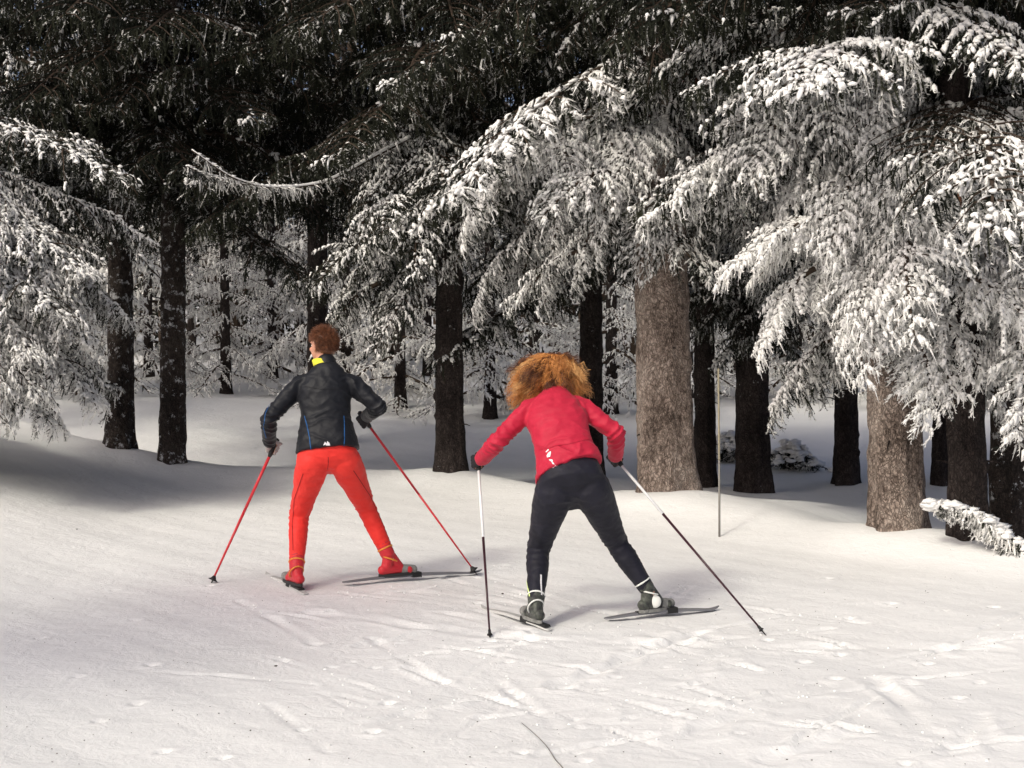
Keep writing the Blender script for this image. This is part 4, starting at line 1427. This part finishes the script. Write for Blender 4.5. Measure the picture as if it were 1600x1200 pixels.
# ------------------------------------------------------------------ man
def build_man():
    foot = P(512, 715, 9.88)
    root = empty("person", (foot.x, foot.y, gz(foot.x, foot.y)))
    tag(root, "person in black jacket and bright red tights skiing away with red poles", "person", "skiers")
    pel = P(512, 712, 9.85)
    hL, hR = P(489, 724, 9.84), P(539, 722, 9.88)
    kL, aL = P(467, 806, 10.02), P(463, 894, 9.76)
    kR, aR = P(573, 795, 10.14), P(609, 873, 10.08)
    sL, eL, wL = P(466, 603, 9.98), P(420, 654, 9.86), P(421, 690, 10.06)
    sR, eR, wR = P(553, 602, 10.00), P(592, 636, 9.96), P(574, 650, 10.18)
    nk = P(512, 580, 10.02); hd_ = P(505, 541, 10.10)
    gL, gR = P(427, 700, 10.12), P(570, 656, 10.24)
    tipL, tipR = P(328, 916, 10.00), P(746, 899, 10.38)
    f = lambda q: np.array([q[0], q[1], q[2]])
    tL = gL + (gL - tipL).normalized() * 0.07; tR = gR + (gR - tipR).normalized() * 0.07
    _, fL = pole(tL, tipL, "red ski pole planted left of the man, basket low on the snow", M_pole_r, M_pole_r, r=.0105, basket=.034)
    _, fR = pole(tR, tipR, "red ski pole slanting down right from the man's bent arm", M_pole_r, M_pole_r, r=.0085, basket=.034)
    wv, dv = axes_from(sL, sR, v3(nk) - v3(pel))
    look = unit(np.array([-0.70, 0.71, -0.03])); upv = unit(np.array([-0.10, 0.06, 1]))
    # body
    S = Solid()
    S.loft([(v3(pel) + [0, 0, -.06], wv * .13, dv * .09), (v3(pel) + [0, 0, .04], wv * .145, dv * .10), (P(510, 660, 9.92), wv * .125, dv * .088),
            (P(509, 615, 10.0), wv * .155, dv * .10), (P(511, 590, 10.02), wv * .13, dv * .075)])
    S.chain([nk, (v3(nk) + v3(hd_)) / 2 + [0, 0, -.01], v3(hd_) + [0, 0, -.03]], [.062, .056, .056])
    head_shapes(S, hd_, look, upv)
    for a, b_, c in ((sL, eL, wL), (sR, eR, wR)):
        S.chain([a, (v3(a) + v3(b_)) / 2, b_, (v3(b_) + v3(c)) / 2, c], [.05, .044, .036, .036, .026])
    for a, b_, c in ((hL, kL, aL), (hR, kR, aR)):
        S.chain([a, v3(a) * .6 + v3(b_) * .4, b_, v3(b_) * .68 + v3(c) * .32, c], [.085, .076, .050, .050, .032])
    hand_chain(S, wL, gL, -fL, .95); hand_chain(S, wR, gR, -fR, .95)
    body = S.build("body", M_skin, root, .0068, 3)
    eyes(hd_, look, upv, root)
    # jacket
    S = Solid()
    hemc = P(512, 705, 9.86)
    tilt = np.array([0, 0, .016])
    S.loft([(hemc, wv * .206 + tilt, dv * .142), (P(511, 690, 9.87), wv * .196 + tilt, dv * .138), (P(509, 650, 9.93), wv * .158, dv * .118), (P(507, 625, 9.97), wv * .172, dv * .125),
            (P(507, 607, 9.99), wv * .180, dv * .122), (P(509, 591, 10.01), wv * .150, dv * .10), (P(511, 577, 10.02), wv * .105, dv * .078), (P(512, 570, 10.03), wv * .072, dv * .066)])
    for a, b_, c in ((sL, eL, wL), (sR, eR, wR)):
        a, b_, c = v3(a), v3(b_), v3(c)
        S.chain([a * .35 + v3(nk) * .65 - [0, 0, .03], a * .75 + v3(nk) * .25 - [0, 0, .008], a, a * .5 + b_ * .5, b_, b_ * .5 + c * .5, c], [.062, .066, .064, .058, .052, .050, .043])
    up_ = v3(nk) - v3(pel)
    jk = S.build("jacket", M_jacket, root, .0075, 3, .0028, 7.5, folds=[(eL, v3(wL) - v3(sL), .11, .009, 70), (eR, v3(wR) - v3(sR), .11, .009, 70), (wL, v3(eL) - v3(wL), .08, .005, 90),
                 (sL, np.array([-.7, 0, 1.]), .12, .008, 50), (sR, np.array([.7, 0, 1.]), .12, .008, 50), (P(509, 668, 9.85), up_, .18, .007, 38)])
    # standing collar
    S = Solid(); S.chain([P(512, 574, 10.03), P(510, 566, 10.045)], [.066, .063]); S.build("jacket_collar", M_jacket, root, .006, 3)
    S = Solid(); S.loft([(P(506, 573, 10.03), wv * .066, dv * .066), (P(504, 563, 10.06) + Vector((-.008, 0, 0)), wv * .063, dv * .064)]); S.build("shirt_collar", M_yel, root, .006, 2)
    # tights
    S = Solid()
    S.loft([(P(512, 737, 9.86), wv * .10, dv * .085), (P(512, 725, 9.86), wv * .192, dv * .122), (P(512, 712, 9.86), wv * .196, dv * .128), (P(512, 690, 9.88), wv * .165, dv * .115)])
    a, b_, c = v3(hL), v3(kL), v3(aL)
    S.chain([a, a * .75 + b_ * .25, a * .45 + b_ * .55, b_, b_ * .72 + c * .28, b_ * .4 + c * .6, b_ * .1 + c * .9], [.108, .100, .082, .064, .062, .053, .045])
    a, b_, c = v3(hR), v3(kR), v3(aR)
    S.chain([a, a * .75 + b_ * .25, a * .45 + b_ * .55, b_, b_ * .72 + c * .28, b_ * .4 + c * .6, b_ * .1 + c * .9], [.106, .100, .082, .064, .061, .052, .045])
    tm = S.build("tights", M_red, root, .0075, 3, .003, 7, folds=[(q, ax_, .11, .006, 75) for q, ax_ in ((kL, v3(kL) - v3(aL)), (kR, v3(kR) - v3(aR)))] +
            [(aL, v3(kL) - v3(aL), .14, .004, 95), (aR, v3(kR) - v3(aR), .14, .004, 95), (P(512, 740, 9.75), np.array([.3, 0, 1.]), .14, .0035, 60)])
    # gloves
    for (nm, W_, g_, ff) in (("glove", wL, gL, fL), ("glove", wR, gR, fR)):
        S = Solid(); hand_chain(S, W_, g_, -ff, 1.14); S.chain([v3(W_), v3(W_) * 1.3 - v3(g_) * .3], [.034, .036])
        S.build(nm, M_glove_w if W_ is wL else M_glove, root, .0045, 2)
    # boots and skis
    fz = .030
    boot(root, aL, kL, (-.52, .85), gz(aL.x, aL.y) + fz, (M_boot_r, M_sole, M_orange, M_boot_r))
    boot(root, aR, kR, (.84, .54), gz(aR.x, aR.y) + fz + .01, (M_boot_r, M_sole, M_orange, M_boot_r))
    fL_ = v3((aL.x, aL.y, 0)); dL = unit([-.42, .90, 0])
    t0 = fL_ - dL * .20; t1 = fL_ + dL * .70
    t0[2] = gz(*t0[:2]) + .004; t1[2] = gz(*t1[:2]) - .010
    ski(t0, t1, "pale narrow ski under the man's straight left leg", M_ski_w, foot_t=.21)
    fR_ = v3((aR.x, aR.y, 0)); dR = unit([.84, .50, 0])
    t0 = fR_ - dR * .34; t1 = fR_ + dR * .70
    t0[2] = gz(*t0[:2]) + .020; t1[2] = gz(*t1[:2]) + .008
    ski(t0, t1, "dark grey ski angled out to the right under the man's trailing foot", M_ski_g, foot_t=.38)
    # hair
    c = v3(hd_); fw = look; r_ = unit(np.cross(fw, upv)); u_ = np.cross(r_, fw)
    rs = np.random.default_rng(2)
    n = 5200
    q = norm(rs.normal(size=(n * 3, 3)))
    # scalp: above the face line and round the back of the head
    keep = (q[:, 2] > .60) | ((q[:, 1] < -.12) & (q[:, 2] > -.42)) | ((q[:, 1] < .62) & (q[:, 2] > .32))
    q = q[keep][:n]
    loc = q * [.079, .097, .095]
    roots = c + u_ * .02 - fw * .012 + loc[:, :1] * r_ + loc[:, 1:2] * fw + loc[:, 2:] * u_
    nr = q[:, :1] * r_ + q[:, 1:2] * fw + q[:, 2:] * u_
    dirs = nr * .55 + rs.normal(0, .28, nr.shape) - .5 * u_ * (1 - q[:, 2:]) * .7 + .45 * fw * np.clip(q[:, 2:], 0, 1)
    strands("hair", roots, dirs, rs.uniform(.012, .026, len(roots)) * (1 + .9 * np.clip(q[:, 2], 0, 1)), .0016, 4, .25, .002, 5, [M_hair_m, M_hair_d], root, 3, (rs.random(len(roots)) < .35).astype(int))
    S = Solid(); ax = np.array([r_, fw, u_])
    S.ball(c + u_ * .030 - fw * .022, np.array([.078, .088, .088]), ax); S.ball(c - u_ * .015 - fw * .050, np.array([.066, .05, .055]), ax)
    S.build("scalp_hair", M_hair_d, root, .006, 2)
    # details
    M_seam_r, _, _ = mat("tights_seam", (0.30, 0.012, 0.012), 0.7)
    ribbon_on(tm, [(474, 740), (460, 780), (457, 820), (458, 860)], .005, "seam", M_seam_r, root)
    ribbon_on(tm, [(552, 735), (578, 775), (596, 815), (610, 848)], .005, "seam", M_seam_r, root)
    ribbon_on(tm, [(513, 714), (513, 724), (512, 733)], .004, "seam", M_seam_r, root)
    ribbon_on(jk, [(478, 604), (500, 608), (525, 608), (545, 603)], .004, "seam", M_glove, root)
    ribbon_on(jk, [(476, 650), (480, 665), (484, 685), (486, 704)], .006, "piping", M_blue, root)
    ribbon_on(jk, [(537, 650), (538, 668), (538, 686), (537, 702)], .006, "piping", M_blue, root)
    ribbon_on(jk, [(424, 628), (415, 645), (412, 668), (416, 684)], .005, "piping", M_blue, root)
    ribbon_on(jk, [[(505, 696), (508, 690), (511, 694)], [(509, 696), (511.5, 689), (515, 692), (516, 696)]], 0, "chest_logo".replace("chest", "back"), M_white, root, closed_poly=True)
    ribbon_on(jk, [[(473, 581), (475, 578), (478, 580), (476, 583)]], 0, "back_logo", M_white, root, closed_poly=True)


# ------------------------------------------------------------------ woman
def build_woman():
    base = P(893, 745, 8.78)
    root = empty("person", (base.x, base.y, gz(base.x, base.y)))
    tag(root, "person with loose curly copper hair in crimson jacket and dark tights, bent forward", "person", "skiers")
    pel = P(893, 752, 8.78)
    hL, hR = P(866, 768, 8.78), P(924, 764, 8.80)
    kL, aL = P(841, 858, 8.98), P(837, 948, 8.68)
    kR, aR = P(963, 848, 9.02), P(1015, 926, 8.98)
    sL, eL, wL = P(824, 641, 9.02), P(779, 688, 8.93), P(753, 717, 9.12)
    sR, eR, wR = P(909, 637, 9.04), P(963, 676, 8.96), P(962, 711, 9.14)
    nk = P(868, 612, 9.12); hd_ = P(861, 580, 9.22)
    gL, gR = P(747, 722, 9.19), P(962, 716, 9.21)
    tipL, tipR = P(766, 1003, 8.40), P(1198, 994, 8.52)
    tL = gL + (gL - tipL).normalized() * .07; tR = gR + (gR - tipR).normalized() * .07
    _, fL = pole(tL, tipL, "ski pole with white top planted left of the woman's straight leg", M_pole_w, M_pole_k, .47, r=.0088, basket=.016)
    _, fR = pole(tR, tipR, "ski pole with white top slanting far out to the woman's right", M_pole_w, M_pole_k, .36, r=.0088, basket=.016)
    wv, dv = axes_from(sL, sR, v3(nk) - v3(pel))
    look = unit([-.05, .92, -.34]); upv = unit([-.03, .34, .92])
    S = Solid()
    S.loft([(P(893, 775, 8.78), wv * .12, dv * .09), (P(893, 745, 8.78), wv * .14, dv * .10), (P(885, 705, 8.84), wv * .115, dv * .085), (P(875, 660, 8.95), wv * .13, dv * .09), (P(868, 632, 9.03), wv * .11, dv * .07)])
    S.chain([nk, (v3(nk) + v3(hd_)) / 2, hd_], [.055, .05, .05])
    head_shapes(S, hd_, look, upv, .95)
    for a, b_, c in ((sL, eL, wL), (sR, eR, wR)):
        S.chain([a, (v3(a) + v3(b_)) / 2, b_, (v3(b_) + v3(c)) / 2, c], [.042, .038, .032, .031, .023])
    for a, b_, c in ((hL, kL, aL), (hR, kR, aR)):
        S.chain([a, v3(a) * .6 + v3(b_) * .4, b_, v3(b_) * .68 + v3(c) * .32, c], [.085, .076, .050, .050, .032])
    hand_chain(S, wL, gL, -fL, .88); hand_chain(S, wR, gR, -fR, .88)
    S.build("body", M_skin, root, .0065, 3)
    eyes(hd_, look, upv, root, .95)
    # jacket
    S = Solid()
    tilt = np.array([0, 0, .045])
    S.loft([(P(889, 737, 8.80), wv * .196 + tilt, dv * .150), (P(887, 724, 8.81), wv * .186 + tilt * .8, dv * .142), (P(882, 704, 8.85), wv * .168 + tilt * .3, dv * .122), (P(876, 680, 8.90), wv * .168, dv * .118), (P(870, 655, 8.97), wv * .182, dv * .122),
            (P(866, 637, 9.02), wv * .155, dv * .105), (P(866, 620, 9.08), wv * .105, dv * .08), (P(866, 610, 9.12), wv * .065, dv * .06)])
    for a, b_, c in ((sL, eL, wL), (sR, eR, wR)):
        a, b_, c = v3(a), v3(b_), v3(c)
        S.chain([a * .4 + v3(nk) * .6 - [0, 0, .03], a * .75 + v3(nk) * .25 - [0, 0, .01], a, a * .5 + b_ * .5, b_, b_ * .5 + c * .5, c], [.058, .062, .060, .055, .052, .051, .045])
    up_ = v3(nk) - v3(pel)
    jk = S.build("jacket", M_pink, root, .0072, 3, .003, 8.5, folds=[(eL, v3(wL) - v3(sL), .11, .009, 70), (eR, v3(wR) - v3(sR), .11, .009, 70),
                 (sL, np.array([-.7, 0, 1.]), .12, .008, 50), (sR, np.array([.7, 0, 1.]), .12, .008, 50), (P(880, 700, 8.7), up_, .19, .007, 40)])
    # tights
    S = Solid()
    S.loft([(P(894, 788, 8.78), wv * .09, dv * .075), (P(894, 772, 8.78), wv * .200, dv * .135), (P(893, 758, 8.77), wv * .200, dv * .142), (P(891, 735, 8.80), wv * .172, dv * .125), (P(889, 722, 8.82), wv * .15, dv * .11)])
    for a, b_, c in ((hL, kL, aL), (hR, kR, aR)):
        a, b_, c = v3(a), v3(b_), v3(c)
        S.chain([a, a * .75 + b_ * .25, a * .45 + b_ * .55, b_, b_ * .72 + c * .28, b_ * .4 + c * .6, b_ * .1 + c * .9], [.112, .106, .088, .067, .066, .056, .046])
    tg = S.build("tights", M_navy, root, .0075, 3, .003, 7, folds=[(q, ax_, .11, .006, 75) for q, ax_ in ((kL, v3(kL) - v3(aL)), (kR, v3(kR) - v3(aR)))] +
            [(P(895, 790, 8.65), np.array([.2, 0, 1.]), .15, .004, 60)])
    for (W_, g_, ff) in ((wL, gL, fL), (wR, gR, fR)):
        S = Solid(); hand_chain(S, W_, g_, -ff, 1.05); S.chain([v3(W_), v3(W_) * 1.3 - v3(g_) * .3], [.032, .034])
        S.build("glove", M_glove, root, .0045, 2)
    fz = .030
    b1 = boot(root, aL, kL, (-.38, .92), gz(aL.x, aL.y) + fz, (M_boot_k, M_boot_g, M_cuffp, M_boot_k), L=.27)
    b2 = boot(root, aR, kR, (.80, .60), gz(aR.x, aR.y) + fz + .008, (M_boot_k, M_boot_g, M_cuffp, M_boot_k), L=.27)
    fL_ = v3((aL.x, aL.y, 0)); dL = unit([-.50, .87, 0])
    t0 = fL_ - dL * .16; t1 = fL_ + dL * .65
    t0[2] = gz(*t0[:2]) + .004; t1[2] = gz(*t1[:2]) - .010
    ski(t0, t1, "pale ski under the woman's straight left leg", M_ski_w, foot_t=.16)
    fR_ = v3((aR.x, aR.y, 0)); dR = unit([.86, .40, 0])
    t0 = fR_ - dR * .30; t1 = fR_ + dR * .48
    t0[2] = gz(*t0[:2]) + .016; t1[2] = gz(*t1[:2]) + .006
    ski(t0, t1, "grey ski angled out to the right under the woman's trailing foot", M_ski_g, foot_t=.40)
    # white heel cup on the right boot
    S = Solid(); S.ball(v3(P(1023, 938, 9.0)) + [0, -.035, 0], [.036, .020, .040]); S.build("heel_cup", M_cuffp, root, .005, 2)
    # hair: curls falling to both sides of the bowed head
    c = v3(hd_); f_ = look; r_ = unit(np.cross(f_, upv)); u_ = np.cross(r_, f_)
    rs = np.random.default_rng(6)
    n = 4200
    q = norm(rs.normal(size=(n * 3, 3)))
    q = q[(q[:, 1] < .25)][:n]
    loc = q * [.072, .088, .085]
    roots = c + u_ * .01 - f_ * .012 + loc[:, :1] * r_ + loc[:, 1:2] * f_ + loc[:, 2:] * u_
    nr = q[:, :1] * r_ + q[:, 1:2] * f_ + q[:, 2:] * u_
    NL = 130
    cen = q[rs.integers(0, n, NL)]
    lock = np.argmin(((q[:, None] - cen[None]) ** 2).sum(-1), axis=1)
    qx = cen[lock][:, 0]
    sidew = np.sign(qx) * (0.12 + 1.1 * np.abs(qx))
    lr = rs.normal(0, .15, (NL, 3))[lock]
    tgt = np.stack([0.40 * np.sign(qx) * np.minimum(1, np.abs(qx) * 1.6) - .05, np.full(n, -.25), np.full(n, -1.0)], 1)
    tgt = tgt - nr * (tgt * nr).sum(1, keepdims=True)           # along the skull, downwards
    dirs = norm(tgt) * .9 + nr * .17 + lr
    lens = rs.uniform(.8, 1.15, NL)[lock] * rs.uniform(.88, 1.06, n) * (0.175 + .075 * np.abs(qx)) * np.where(qx < 0, 1.12, 1.0)
    lens = lens * (1 - .25 * np.clip(q[:, 2] - .3, 0, 1)) + .05 * (np.abs(qx) < .4)
    mi = np.where(np.abs(qx) < .42, np.where(rs.random(NL)[lock] < .6, 0, 1), np.where(rs.random(NL)[lock] < .5, 1, 2))
    strands("hair", roots, dirs, lens, .0024, 22, .07, .0110, 21, [M_hair_d, M_hair_o, M_hair_b], root, 8, mi, stiff=.025, lock=lock, pull=np.outer(np.sign(qx) * np.minimum(1, np.abs(qx) * 1.8) * .055 - .012, [1, 0, 0]))
    S = Solid(); ax = np.array([r_, f_, u_])
    S.ball(c + u_ * .022 - f_ * .016, np.array([.077, .090, .088]), ax); S.ball(c - u_ * .02 - f_ * .04, np.array([.075, .06, .065]), ax)
    S.build("scalp_hair", M_hair_d, root, .006, 2)
    # prints
    ribbon_on(jk, [[(853, 706), (857, 702), (861, 706), (860, 714), (855, 715)], [(858, 718), (863, 718), (868, 727), (864, 731)],
                   [(868, 728), (880, 726), (882, 730), (870, 734)], [(884, 727), (891, 724), (893, 728), (886, 730)]], 0, "print", M_white, root, closed_poly=True)
    ribbon_on(jk, [(846, 744), (858, 739), (872, 735), (888, 731)], .010, "hem_print", M_white, root)
    ribbon_on(jk, [(843, 702), (870, 697), (905, 690), (925, 684)], .005, "seam", M_pink, root, lift=.004)
    ribbon_on(tg, [(823, 905), (825, 918), (828, 932)], .010, "reflective_stripe", M_lime, root)
    ribbon_on(tg, [(845, 898), (845, 912), (846, 930)], .010, "reflective_stripe", M_white, root)
    ribbon_on(tg, [(1006, 877), (1010, 886), (1015, 898)], .010, "reflective_stripe", M_lime, root)


build_man()
build_woman()
